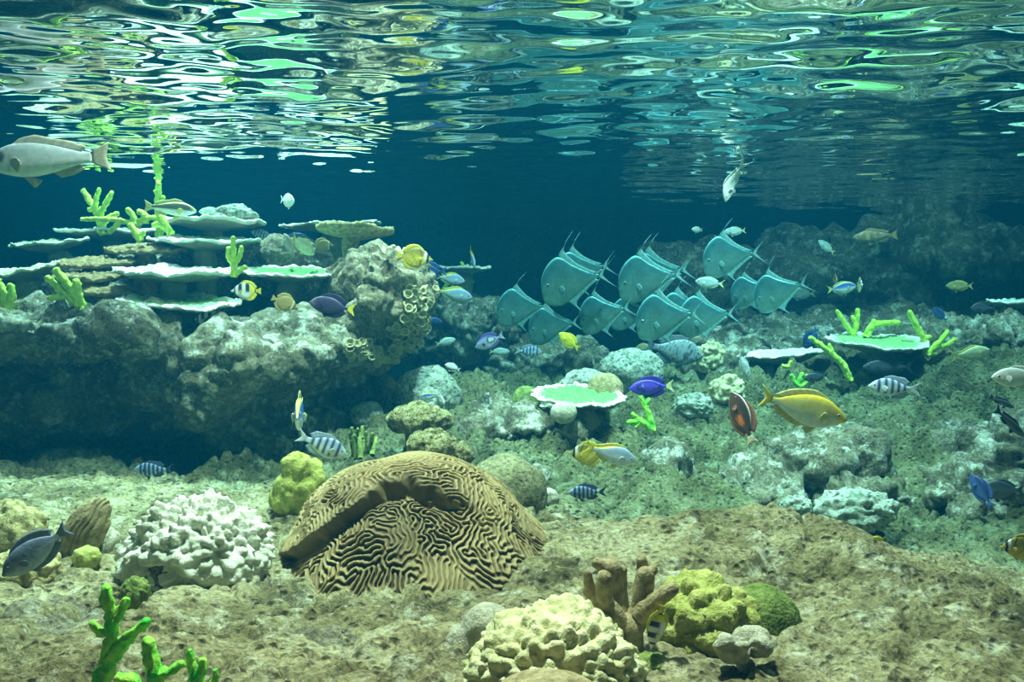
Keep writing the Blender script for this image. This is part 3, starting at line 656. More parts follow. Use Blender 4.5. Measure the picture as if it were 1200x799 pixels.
plate('plate_coral', 'highest broad grey plate coral under the striped fish', 250, 260, 3.5, 122, 1, 2, seed=3, top=(.5, .5, .36), rim=(.72, .72, .58), thick=0.016, core=0.03, group=g)
plate('plate_coral', 'bright white plate coral just below the highest grey plate', 240, 282, 3.32, 126, 7, 2, seed=4, top=(.72, .74, .6), group=g)
plate('plate_coral', 'dull cream plate coral cut by the picture edge beside the brown plates', 26, 317, 3.1, 84, 9, -9, seed=5, top=(.5, .5, .3), rim=CREAM, group=g, stemx=10)
plate('plate_coral', 'long white plate coral in the middle of the tiered reef', 203, 319, 3.02, 136, 6, 2, seed=6, top=(.75, .76, .62), thick=0.012, group=g)
plate('plate_coral', 'lowest white plate coral beside the saddled butterflyfish', 211, 355, 2.92, 136, 8, 3, seed=7, top=(.28, .55, .24), rimw=0.2, group=g)
plate('plate_coral', 'green-topped plate coral with white rim above the dark surgeonfish', 338, 319, 3.2, 112, 9, 2, seed=8, top=(.16, .42, .12), rimw=0.16, group=g)
plate('plate_coral', 'thin pale plate coral behind the stalked table coral', 388, 265, 3.65, 114, 2, -2, seed=9, top=(.6, .62, .5), rim=(.8, .82, .72), thick=0.008, group=g, core=0.03)
gb = 'brown fuzzy plate corals on the big rock'
for (lab, px, py, d, w, s) in [('highest brown shaggy plate coral in the tiered reef', 170, 287, 3.28, 90, 1), ('wide brown shaggy plate coral below the highest brown one', 113, 303, 3.18, 90, 2),
        ('brown shaggy plate coral above the lime coral blades', 104, 319, 3.08, 84, 3), ('smallest brown shaggy plate coral over the rock lip', 128, 337, 2.98, 58, 4)]:
    plate('brown_plate_coral', lab, px, py, d, w, 10, 0, 0.75, 0.016, 0.03, mat='brownplate', seed=20 + s, ruffle=0.16, group=gb, dish=-0.06)
t = plate('table_coral', 'yellow-tan table coral on a thick stalk atop the outcrop', 416, 268, 3.3, 90, -4, 2, 0.8, 0.020, 0.03, mat='table', seed=31, stemr=0.028, stemx=-8, ruffle=0.07)
plate('plate_coral', 'green-topped white-rimmed plate coral in the middle of the seabed', 679, 464, 3.0, 108, 9, 2, 0.85, seed=41, top=(.16, .46, .12), rimw=0.15, core=0.04, stemr=0.06)
plate('plate_coral', 'green-topped plate coral on the slope with lime branches behind it', 1029, 401, 3.6, 114, 7, 1, 0.85, seed=42, top=(.34, .62, .24), rimw=0.16, core=0.05, stemx=10, stemr=0.05)
plate('plate_coral', 'thin white plate coral on the slope beside the speckled white fish', 922, 415, 3.7, 100, 1, -6, 0.6, seed=43, top=(.7, .74, .62), core=0.05, stemx=15)
plate('plate_coral', 'white plate coral at the picture edge above the far slope', 1190, 354, 3.85, 66, 4, 1, 0.7, seed=44, top=(.6, .7, .5), core=0.05)
plate('plate_coral', 'small pale plate coral under the pair of yellowtail fish', 545, 314, 4.25, 58, 2, 0, 0.7, seed=45, top=(.6, .66, .5), core=0.03)

# ------------------------------------------------------------------ branching corals
def branching(name, label, d, branches, mat, rough=0.3, rs=90, group=None, nub=None):
    if nub is None: nub = (0.9, 1.0 / (0.75 * branches[0][1] * d / FPX)) if mat in ('lime', 'green') else (0.25, 150)
    """branches: lists of (px, py[, depth offset]) and start/end thickness in px; every limb is a part"""
    k = d / FPX
    p0 = P(*branches[0][0][0][:2], d + (branches[0][0][0][2] if len(branches[0][0][0]) > 2 else 0))
    root = empty(name, p0, label, 'coral', group)
    for i, (pp, r0, r1) in enumerate(branches):
        pts_ = np.array([tuple(P(q[0], q[1], d + (q[2] if len(q) > 2 else 0))) for q in pp]) - np.array(p0)
        rad = np.linspace(r0, r1, len(pp)) * k
        V, F = tube(pts_, rad, 16, max(0.0026, 0.5 * r0 * k), rough, i + 3, rs, nub)
        build('branch', V, F, M[mat], (0, 0, 0), root)
    return root
gl = 'lime branching corals on the big rock'
branching('lime_coral', 'tall forked lime coral reaching the water surface on the reef', 3.55, [([(121, 275), (118, 262), (115, 248)], 5, 4), ([(116, 252), (107, 238, .01), (98, 224, .02)], 4, 3), ([(116, 252), (123, 240, -.01), (131, 226, -.02)], 4, 2.6),
    ([(110, 243), (105, 246)], 3, 2.4), ([(118, 262), (128, 255), (137, 250)], 3.6, 2.6), ([(112, 246), (112, 236), (116, 222)], 3, 2.4)], 'lime', group=gl)
branching('lime_coral', 'single upright lime coral stem beside the striped fish', 3.62, [([(187, 278), (187, 258), (185, 240), (186, 216)], 4.5, 3.2), ([(187, 240), (191, 231)], 3, 2.4), ([(186, 232), (182, 224)], 2.6, 2)], 'lime', group=gl)
branching('lime_coral', 'lime coral lying flat along the white reef plate', 3.45, [([(165, 264), (130, 257), (96, 257)], 3.2, 2.2), ([(158, 262), (154, 250), (150, 246)], 4, 3), ([(170, 262), (168, 250), (163, 248)], 4, 3), ([(160, 262), (172, 256), (180, 255)], 4, 3), ([(140, 259), (133, 268), (128, 272)], 3, 2.4)], 'lime', group=gl)
branching('lime_coral', 'short lime coral sprig hanging over the highest brown plate', 3.22, [([(165, 283), (158, 272), (153, 264)], 4.5, 3.5), ([(163, 279), (168, 272)], 3, 2.5)], 'lime', group=gl)
branching('lime_coral', 'stubby lime coral at the edge of the highest grey plate', 3.28, [([(201, 276), (195, 264), (189, 255)], 4.5, 3.5), ([(197, 268), (185, 263), (180, 264)], 3.4, 2.6)], 'lime', group=gl)
branching('lime_coral', 'small lime coral sprig between the white plate and butterflyfish', 3.0, [([(274, 325), (274, 308), (273, 279)], 4, 2.6), ([(274, 310), (268, 300), (268, 291)], 3.4, 2.6), ([(275, 308), (281, 299), (283, 290)], 3.4, 2.6), ([(273, 322), (281, 317), (287, 313)], 3.4, 2.6)], 'lime', group=gl)
branching('lime_coral', 'three thick lime coral blades over the rock lip', 2.85, [([(96, 364), (85, 342), (66, 317)], 5.5, 4), ([(94, 360), (74, 342), (56, 326)], 5, 3.6), ([(95, 362), (92, 345), (89, 330)], 5, 4), ([(84, 346), (68, 348), (58, 349)], 3.6, 3)], 'lime', group=gl)
branching('lime_coral', 'yellow-lime coral cluster at the picture edge on the rock', 2.85, [([(8, 362), (4, 345), (-2, 330)], 5, 4), ([(8, 362), (14, 345), (12, 335)], 5, 3.6), ([(6, 360), (17, 372), (19, 386)], 5, 3.6), ([(5, 358), (-6, 364), (-12, 360)], 5, 4)], 'lime', group=gl)
branching('lime_coral', 'small bushy lime coral behind the pair of yellowtail fish', 4.25, [([(541, 345), (538, 330), (534, 314)], 3.5, 2.2), ([(541, 338), (550, 326), (553, 318)], 3, 2), ([(539, 334), (526, 326), (518, 318)], 3, 2), ([(545, 334), (554, 330)], 2.6, 2), ([(536, 324), (542, 312), (541, 308)], 2.6, 1.8), ([(530, 328), (522, 336), (518, 342)], 2.6, 2), ([(541, 330), (546, 318), (548, 311)], 2.4, 1.8)], 'lime')
branching('green_coral', 'small neon green coral sprig below the blue yellowtail fish', 2.95, [([(765, 504), (760, 486), (751, 466)], 4.2, 3), ([(764, 503), (750, 493), (737, 495)], 4, 3), ([(756, 497), (747, 490), (742, 485)], 3.4, 2.6), ([(760, 484), (757, 474), (760, 468)], 3, 2.4), ([(752, 494), (745, 500)], 3, 2.4)], 'green')
gs = 'lime branching corals on the slope'
branching('lime_coral', 'forked lime coral standing behind the green-topped slope plate', 3.72, [([(1000, 394), (990, 378), (981, 365)], 3.4, 2.4), ([(1000, 393), (1004, 377), (1005, 363)], 3.6, 2.4), ([(1003, 378), (999, 371)], 2.4, 2)], 'lime', group=gs)
branching('lime_coral', 'bent lime coral arm on top of the green-topped slope plate', 3.68, [([(1015, 395), (1022, 382), (1034, 379), (1053, 378)], 4, 2.8), ([(1020, 386), (1024, 376)], 3.4, 2.6)], 'lime', group=gs)
branching('lime_coral', 'straight lime coral arm leaning before the slope plates', 3.5, [([(996, 446), (988, 428), (970, 411), (950, 396)], 4, 2.8), ([(977, 418), (972, 404)], 2.8, 2)], 'lime', group=gs)
branching('lime_coral', 'spreading lime coral at the outer edge of the slope plate', 3.58, [([(1086, 416), (1083, 398), (1074, 382), (1066, 366)], 4, 3), ([(1085, 416), (1097, 405), (1105, 396), (1110, 388)], 4, 2.4), ([(1098, 406), (1110, 404), (1119, 398)], 3.4, 2.4), ([(1090, 414), (1096, 414)], 3, 2.6), ([(1082, 396), (1090, 395)], 3, 2.4)], 'lime', group=gs)
branching('lime_coral', 'tiny curled lime coral under the thin white slope plate', 3.5, [([(916, 429), (925, 429), (927, 424)], 2.4, 2)], 'lime', group=gs)
branching('green_coral', 'short dull green coral tufts below the thin white slope plate', 3.3, [([(935, 452), (930, 446), (928, 440)], 3, 2.2), ([(938, 453), (938, 444), (940, 438)], 3, 2.2), ([(940, 453), (946, 446), (945, 440)], 3, 2.2)], 'green', group=gs)
branching('green_coral', 'dull green coral twigs at the picture edge below the far plate', 3.8, [([(1190, 388), (1186, 376), (1190, 368)], 3, 2.2), ([(1192, 388), (1197, 380), (1198, 372)], 3, 2.2), ([(1190, 384), (1180, 380)], 2.6, 2)], 'green', group=gs)
gf = 'green branching corals at the bottom edge'
branching('green_coral', 'tallest forked neon green coral at the bottom edge', 1.08, [([(116, 806), (126, 772), (131, 742), (124, 690)], 10, 6), ([(126, 776), (150, 748), (172, 728)], 9, 5), ([(131, 745), (116, 740), (108, 730)], 6, 4), ([(130, 730), (142, 715), (147, 704)], 7, 4.5)], 'green', 0.55, 150, gf)
branching('green_coral', 'straight neon green coral finger next to the forked one', 1.05, [([(184, 812), (178, 780), (173, 752)], 10, 7), ([(184, 792), (200, 786), (213, 778)], 7, 4.5), ([(160, 806), (150, 796), (140, 794)], 8, 6)], 'green', 0.55, 150, gf)
branching('green_coral', 'shaggy dark green coral finger farthest from the picture edge', 1.08, [([(232, 812), (226, 785), (222, 764)], 8, 4), ([(230, 796), (238, 782), (236, 774)], 7, 4), ([(245, 806), (252, 795), (252, 786)], 5, 3)], 'green', 0.6, 160, gf)
branching('antler_coral', 'tan antler coral with blunt branches before the brain coral', 1.24, [([(738, 786, .0), (737, 760), (736, 736)], 19, 18), ([(733, 745), (716, 716, -.01), (692, 692, -.01)], 14, 10), ([(694, 694, -.01), (690, 682, -.02), (689, 672, -.02)], 8, 5), ([(712, 712, -.01), (707, 692, -.03), (708, 677, -.03)], 10, 9),
    ([(738, 742, .01), (750, 714, .01), (756, 674, .01)], 15, 11), ([(754, 684, .02), (753, 668, .04), (752, 657, .04)], 8, 7), ([(748, 722), (768, 704, -.01), (788, 690, -.02)], 12, 8), ([(724, 722, .02), (720, 692, .04), (716, 666, .04)], 11, 13), ([(733, 716, .05), (730, 692, .06), (730, 668, .06)], 6, 5.5), ([(716, 668, .04), (706, 662, .04), (700, 660, .04)], 10, 7), ([(756, 674, .01), (765, 668, .02)], 9, 6)], 'tan', 0.10, 60)
# finger-like tuft on top of the outcrop
fb_ = []
for i in range(17):
    bx0 = 452 + 30 * rng.random(); by0 = 305 + 6 * rng.random(); a = (bx0 - 467) * 0.35 + rng.normal() * 3
    fb_.append(([(bx0, by0, 0.04 * rng.normal()), (bx0 + a, by0 - 9 - 8 * rng.random(), -0.03 * rng.random())], 3.4, 2.6))
branching('finger_coral', 'tuft of stubby tan coral fingers on the outcrop top', 3.08, fb_, 'tancup', 0.2, 80)
fb_ = []
for i in range(15):
    bx0 = 412 + 30 * rng.random(); by0 = 540 - 12 * rng.random(); a = (bx0 - 425) * 0.5
    fb_.append(([(bx0, by0, 0.05 * rng.normal()), (bx0 + a, by0 - 18 - 12 * rng.random(), -0.03 * rng.random())], 3.2, 2.0))
branching('finger_coral', 'dark bristly coral tuft in the shade behind the brain coral', 2.62, fb_, 'moss', 0.25, 80)

# ------------------------------------------------------------------ cup corals hanging on the outcrop
def cups(label, spots, r_px, mat):
    prof = [(0.55, -0.4), (0.62, 0.3), (0.8, 0.9), (1.0, 1.35), (0.98, 1.48), (0.8, 1.46), (0.62, 1.2), (0.35, 0.8), (0.02, 0.72)]
    na = 14; ang = np.linspace(0, 2 * math.pi, na, endpoint=False)
    V = np.array([[r * math.cos(a) * (1 + 0.05 * math.cos(7 * a)), r * math.sin(a) * (1 + 0.05 * math.cos(7 * a)), z] for r, z in prof for a in ang])
    me = mesh_data('polyp', V, grid_faces(len(prof), na, True), M[mat])
    root = None
    for (px, py) in spots:
        p, nrm = hit(px, py)
        if p.y > 3.9: continue
        if root is None: root = empty('cup_coral', p, label, 'coral', 'cup corals on the outcrop')
        s = r_px * p.y / FPX * rng.uniform(0.75, 1.25)
        n = (nrm + Vector(rng.normal(size=3)) * 0.35 + Vector((0.2, -0.9, 0.25))).normalized()
        o = link('polyp', me, p - root.location, root); o.rotation_euler = n.to_track_quat('Z', 'Y').to_euler(); o.scale = (s, s, s * rng.uniform(0.8, 1.3))
def scatter(pts2, width, n):
    pts2 = np.array(pts2, float); out = []
    for i in range(n):
        j = rng.integers(0, len(pts2) - 1); t = rng.random(); q = pts2[j] * (1 - t) + pts2[j + 1] * t
        out.append(tuple(q + rng.normal(size=2) * width))
    return out
cups('tan cup coral cluster fringing the overhang below the outcrop', scatter([(408, 408), (425, 408), (440, 415), (455, 420), (468, 408)], 5, 64), 5.0, 'tancup')
cups('tan cup coral cluster climbing the open side of the outcrop', scatter([(470, 410), (482, 395), (490, 378), (496, 362), (488, 345), (478, 360), (465, 392)], 8, 110), 4.8, 'tancup')

# ------------------------------------------------------------------ fish
def strip(base, tip, th, cb, ct, rays=0):
    """thin solid fin between a base line and a tip line, tapering to its edge"""
    base = np.asarray(base, float); tip = np.asarray(tip, float); n = len(base)
    m = 5; s = np.linspace(0, 1, m)
    C = base[None] * (1 - s)[:, None, None] + tip[None] * s[:, None, None]            # m x n x 3
    t = th * (1 - 0.75 * s)[:, None, None] * np.array([0, 1, 0])
    rip = (0.35 * th * np.cos(np.arange(n) * math.pi))[None, :, None] * np.array([0, 1, 0])
    A = C + t + rip; B = C - t + rip
    V = np.concatenate([A.reshape(-1, 3), B.reshape(-1, 3)])
    F1 = grid_faces(m, n); F2 = F1[:, ::-1] + m * n
    side = []
    idx = [j for j in range(n)] + [i * n + n - 1 for i in range(1, m)] + [(m - 1) * n + j for j in range(n - 2, -1, -1)] + [i * n for i in range(m - 2, 0, -1)]
    for a, b in zip(idx, idx[1:] + idx[:1]): side.append([a, b, b + m * n, a + m * n][::-1])
    F = np.concatenate([F1, F2, np.array(side)])
    ray = (1 - 0.18 * (np.arange(n) % 2))[None, :, None]
    cc = (np.array(cb)[None, None] * (1 - s)[:, None, None] + np.array(ct)[None, None] * s[:, None, None]) * ray
    return V, F, np.concatenate([cc.reshape(-1, 3)] * 2)

SHAPES = {
 # t, top, bottom, half width, tail(len, spread, fork), dorsal(t0,t1,heights,rake), anal(...), eye(t, v, r), pectoral(t, v, len)
 'tang': dict(t=[0,.04,.12,.25,.45,.65,.82,.93,1], top=[.015,.06,.145,.215,.25,.215,.125,.05,.045], bot=[.02,.06,.13,.20,.24,.21,.125,.05,.045], w=.075, tail=(.20,.17,.35), dorsal=(.22,.90,[.05,.09,.10,.11,.09],.06), anal=(.38,.90,[.05,.08,.09,.08],.06), eye=(.14,.35,.022), pec=(.28,-.05,.15)),
 'butterfly': dict(t=[0,.05,.12,.22,.4,.6,.8,.93,1], top=[.012,.035,.10,.20,.30,.31,.21,.075,.06], bot=[.015,.03,.08,.17,.27,.30,.22,.075,.06], w=.065, tail=(.15,.14,.05), dorsal=(.30,.93,[.04,.09,.10,.11,.10],.05), anal=(.52,.93,[.05,.09,.11,.09],.05), eye=(.15,.2,.022), pec=(.32,-.1,.14)),
 'sergeant': dict(t=[0,.04,.12,.25,.42,.62,.82,.94,1], top=[.02,.065,.14,.22,.25,.20,.10,.06,.058], bot=[.02,.055,.12,.20,.235,.195,.10,.06,.058], w=.08, tail=(.24,.18,.5), dorsal=(.28,.88,[.03,.07,.08,.12,.08],.07), anal=(.55,.88,[.04,.11,.08],.07), eye=(.12,.3,.025), pec=(.28,-.05,.16)),
 'fusilier': dict(t=[0,.04,.12,.25,.42,.62,.82,.94,1], top=[.02,.06,.115,.17,.185,.145,.075,.04,.038], bot=[.02,.05,.10,.155,.175,.14,.075,.04,.038], w=.075, tail=(.26,.2,.62), dorsal=(.28,.90,[.04,.06,.05,.05],.05), anal=(.58,.90,[.05,.06,.04],.05), eye=(.12,.2,.026), pec=(.27,-.1,.15)),
 'grunt': dict(t=[0,.04,.12,.25,.42,.62,.82,.94,1], top=[.02,.055,.105,.155,.165,.135,.08,.05,.05], bot=[.02,.045,.085,.125,.145,.12,.075,.05,.05], w=.085, tail=(.17,.14,.2), dorsal=(.26,.90,[.04,.07,.05,.06,.05],.05), anal=(.62,.88,[.05,.06,.04],.05), eye=(.12,.3,.024), pec=(.27,-.2,.15)),
 'rabbit': dict(t=[0,.04,.12,.25,.42,.62,.82,.94,1], top=[.015,.05,.10,.155,.18,.15,.08,.03,.028], bot=[.02,.045,.09,.15,.18,.155,.085,.03,.028], w=.065, tail=(.17,.16,.5), dorsal=(.24,.92,[.03,.06,.06,.06,.04],.05), anal=(.5,.92,[.04,.05,.05,.04],.05), eye=(.12,.25,.022), pec=(.26,-.1,.13)),
 'lookdown': dict(t=[0,.02,.06,.13,.24,.35,.60,.85,.96,1], top=[-.02,.08,.18,.285,.385,.43,.245,.08,.03,.026], bot=[.22,.285,.335,.365,.385,.37,.23,.08,.03,.026], w=.045, tail=(.34,.31,.84), dorsal=(.33,.93,[.12,.06,.03,.025,.025],.10), anal=(.40,.93,[.10,.05,.03,.025],.10), eye=(.12,.10,.026), pec=(.30,-.30,.11), front=True),
 'oval': dict(t=[0,.05,.14,.28,.45,.65,.84,.94,1], top=[.02,.07,.135,.19,.205,.165,.085,.045,.042], bot=[.02,.06,.125,.185,.20,.165,.085,.045,.042], w=.07, tail=(.2,.17,.5), dorsal=(.35,.9,[.03,.05,.05,.04],.05), anal=(.5,.9,[.03,.05,.05,.04],.05), eye=(.13,.2,.028), pec=(.28,-.05,.13)),
}
def hx(*c): return np.array(c, float)
def sm(x, a, b): return sstep(a, b, x)[:, None]
def lerp(a, b, m): return a * (1 - m) + b * m
def band(u, c, w, soft=0.02): return (sstep(c - w - soft, c - w + soft, u) * (1 - sstep(c + w - soft, c + w + soft, u)))[:, None]
def pal(name):
    """pigment along the body (u snout to tail) and across it (v belly to back)"""
    o = lambda c: np.asarray(c, float)
    def f(u, v):
        one = np.ones((len(u), 1))
        if name == 'yellow': return o((.95, .78, .03)) * one
        if name == 'lilac':
            c = lerp(o((.62, .52, .75)), o((.80, .75, .85)), sm(v, -.2, -.8)); c = lerp(c, o((.10, .06, .35)), sm(v, .62, .85))
            k = np.sqrt(((u - .68) / .14)**2 + ((v - .2) / .5)**2); c = lerp(c, o((.05, .04, .15)), 1 - sm(k, 1.15, 1.35)); return lerp(c, o((.9, .9, .95)), 1 - sm(k, .75, .95))
        if name == 'blue':
            c = o((.10, .05, .62)) * one; k = np.abs(np.sqrt(((u - .52) / .34)**2 + ((v - .15) / .55)**2) - 1)
            c = lerp(c, o((.02, .01, .16)), (1 - sm(k, .12, .28)) * sm(u, .15, .25)); return lerp(c, o((.55, .55, .9)), band(u, .36, .012) * sm(v, -.2, .0) * (1 - sm(v, .4, .6)))
        if name == 'darktang': return lerp(o((.05, .035, .10)), o((.16, .13, .20)), 1 - sm(u, .1, .22))
        if name == 'orange_spot':
            c = lerp(o((.13, .07, .05)), o((.07, .04, .04)), sm(v, 0, .6)); k = np.sqrt(((u - .62) / .15)**2 + ((v + .25) / .42)**2)
            c = lerp(c, o((.95, .22, .06)), 1 - sm(k, .8, 1.05)); return lerp(c, o((.85, .80, .78)), sm(np.abs(v), .9, .97) * (1 - sm(u, .75, .85)))
        if name == 'rabbit':
            c = lerp(o((.85, .86, .78)), o((.62, .56, .16)), sm(v, -.45, .15)); c = lerp(c, o((.85, .66, .05)), sm(v, .55, .8)); return lerp(c, o((.92, .66, .05)), (1 - sm(u, .08, .16)))
        if name == 'yellowtail':
            c = lerp(o((.70, .72, .78)), o((.38, .46, .62)), sm(v, -.4, .3)); return lerp(c, o((.85, .72, .10)), sm(v + (u - .6) * 1.2, .72, .95))
        if name == 'sergeant':
            c = lerp(o((.72, .76, .85)), o((.45, .55, .72)), sm(v, -.2, .6))
            for b in (.22, .38, .53, .68, .83): c = lerp(c, o((.06, .08, .20)), band(u, b, .034, .018) * sm(v, -.85, -.6))
            return c
        if name == 'blue_sergeant':
            c = o((.25, .38, .60)) * one
            for b in (.22, .36, .49, .62, .75, .88): c = lerp(c, o((.02, .03, .12)), band(u, b, .036, .015))
            return c
        if name == 'raccoon':
            c = lerp(o((.78, .62, .06)), o((.26, .22, .03)), sm(v, -.1, .7))
            for b in np.linspace(-1.2, 1.2, 8): c = lerp(c, o((.35, .28, .03)), band(v + (u - .5) * 1.4, b, .05, .03) * sm(u, .3, .35) * .7)
            c = lerp(c, o((.93, .93, .9)), band(u, .245, .035, .012) * sm(v, -.35, -.2)); c = lerp(c, o((.02, .02, .03)), band(u, .17, .036, .012))
            return lerp(c, o((.03, .03, .02)), band(u - .12 * v, .33, .022, .012) * sm(v, .15, .3))
        if name == 'saddle':
            c = o((.90, .91, .92)) * one; c = lerp(c, o((.93, .80, .04)), sm(u, .70, .76)); c = lerp(c, o((.02, .02, .03)), band(u, .15, .03, .012))
            c = lerp(c, o((.03, .03, .05)), band(u, .36, .07, .02) * sm(v, -.3, .1)); c = lerp(c, o((.03, .03, .05)), band(u, .64, .075, .02) * sm(v, -.35, .05)); return lerp(c, o((.03, .03, .03)), band(u, .93, .025, .01))
        if name == 'stripes':
            c = lerp(o((.90, .90, .85)), o((.82, .74, .30)), sm(v, -.3, .0))
            for b in (-.02, .22, .46, .70): c = lerp(c, o((.12, .10, .05)), band(v, b, .055, .025) * sm(u, .06, .1))
            return c
        if name == 'grey':
            c = lerp(o((.78, .80, .78)), o((.44, .49, .52)), sm(v, -.5, .5)); return lerp(c, o((.06, .08, .12)), (1 - sm(np.sqrt(((u - .16) / .07)**2 + ((v - .25) / .45)**2), .6, 1.2)))
        if name == 'pale': return lerp(o((.85, .86, .80)), o((.60, .64, .62)), sm(v, -.2, .7))
        if name == 'ghost': return lerp(o((.92, .92, .86)), o((.78, .78, .70)), sm(v, .1, .7))
        if name == 'olive': return lerp(o((.45, .40, .14)), o((.25, .22, .08)), sm(v, -.2, .6))
        if name == 'brownbutter':
            c = o((.40, .30, .10)) * one; c = lerp(c, o((.75, .66, .35)), band(u, .26, .03)); return lerp(c, o((.10, .07, .03)), band(u, .18, .03))
        if name == 'paleyellow': return lerp(o((.85, .86, .62)), o((.62, .68, .36)), sm(v, -.1, .6))
        if name == 'pink': return lerp(o((.55, .46, .40)), o((.38, .32, .28)), sm(v, 0, .6))
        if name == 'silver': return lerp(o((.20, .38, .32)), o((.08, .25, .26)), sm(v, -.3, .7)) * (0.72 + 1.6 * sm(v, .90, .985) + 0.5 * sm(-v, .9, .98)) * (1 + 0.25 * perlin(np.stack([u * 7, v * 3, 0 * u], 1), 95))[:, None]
        if name == 'smallsilver': return lerp(o((.75, .86, .84)), o((.45, .62, .62)), sm(v, -.2, .6))
        if name == 'speckled':
            q = np.stack([u * 30, v * 14, 0 * u], 1); return lerp(o((.34, .40, .42)), o((.08, .11, .13)), sm(perlin(q, 91), .1, .3))
        if name == 'whitespeck':
            q = np.stack([u * 26, v * 12, 0 * u], 1); return lerp(o((.86, .88, .84)), o((.40, .45, .45)), sm(perlin(q, 92), .1, .3))
        if name == 'darkblue': return lerp(o((.04, .10, .32)), o((.02, .04, .16)), sm(v, 0, .6))
        if name == 'blueyellow':
            c = lerp(o((.75, .80, .86)), o((.05, .16, .55)), sm(v, -.4, .2)); return lerp(c, o((.85, .75, .08)), sm(v, .75, .92))
        if name == 'slate': return lerp(o((.42, .48, .58)), o((.16, .20, .30)), sm(v, -.6, .4)) * (1 + 0.3 * perlin(np.stack([u * 9, v * 4, 0 * u], 1), 96))[:, None]
        if name == 'dark': return lerp(o((.09, .10, .12)), o((.04, .05, .07)), sm(v, 0, .6))
        if name == 'whitedark': return lerp(o((.92, .92, .92)), o((.20, .16, .12)), sm(v, -.15, -.4))
        if name == 'brownspot':
            q = np.stack([u * 9, v * 4, 0 * u], 1); return lerp(o((.46, .26, .12)), o((.72, .60, .42)), sm(perlin(q, 93), 0, .3))
        return o((.6, .6, .6)) * one
    return f
FINS = {'yellow': ((.9,.72,.03), (.95,.8,.05)), 'lilac': ((.30,.22,.55), (.12,.08,.4)), 'blue': ((.06,.03,.4), (.05,.02,.3)), 'darktang': ((.05,.035,.1), (.03,.02,.07)), 'orange_spot': ((.12,.07,.06), (.5,.2,.12)),
        'rabbit': ((.75,.66,.15), (.7,.66,.3)), 'yellowtail': ((.7,.62,.15), (.8,.7,.1)), 'sergeant': ((.5,.56,.66), (.3,.36,.5)), 'blue_sergeant': ((.10,.14,.28), (.05,.07,.16)), 'raccoon': ((.62,.5,.05), (.85,.7,.08)),
        'saddle': ((.9,.78,.06), (.95,.85,.1)), 'stripes': ((.7,.62,.2), (.85,.75,.2)), 'grey': ((.5,.5,.46), (.62,.56,.38)), 'pale': ((.66,.68,.64), (.75,.75,.66)), 'ghost': ((.8,.8,.72), (.85,.85,.78)), 'olive': ((.5,.42,.1), (.6,.5,.12)),
        'brownbutter': ((.4,.3,.1), (.5,.4,.15)), 'paleyellow': ((.75,.78,.3), (.85,.8,.2)), 'pink': ((.5,.4,.36), (.5,.42,.4)), 'silver': ((.14,.32,.30), (.24,.42,.40)), 'smallsilver': ((.6,.72,.6), (.8,.78,.4)), 'speckled': ((.2,.24,.26), (.12,.15,.17)),
        'whitespeck': ((.7,.74,.7), (.8,.8,.75)), 'darkblue': ((.03,.06,.22), (.05,.12,.4)), 'blueyellow': ((.1,.2,.5), (.7,.65,.2)), 'slate': ((.16,.20,.28), (.24,.28,.36)), 'dark': ((.05,.06,.08), (.04,.05,.06)), 'whitedark': ((.8,.8,.8), (.9,.9,.9)), 'brownspot': ((.5,.3,.12), (.7,.5,.2))}
TAILS = {'darktang': (.95,.78,.05), 'blue': (.92,.90,.45), 'yellowtail': (.90,.74,.05), 'rabbit': (.85,.70,.08), 'orange_spot': (.8,.7,.5), 'grey': (.55,.50,.36), 'saddle': (.9,.75,.05), 'smallsilver': (.85,.80,.35), 'stripes': (.80,.70,.25), 'paleyellow': (.85,.75,.15), 'sergeant': (.62,.66,.72), 'lilac': (.7,.65,.8)}
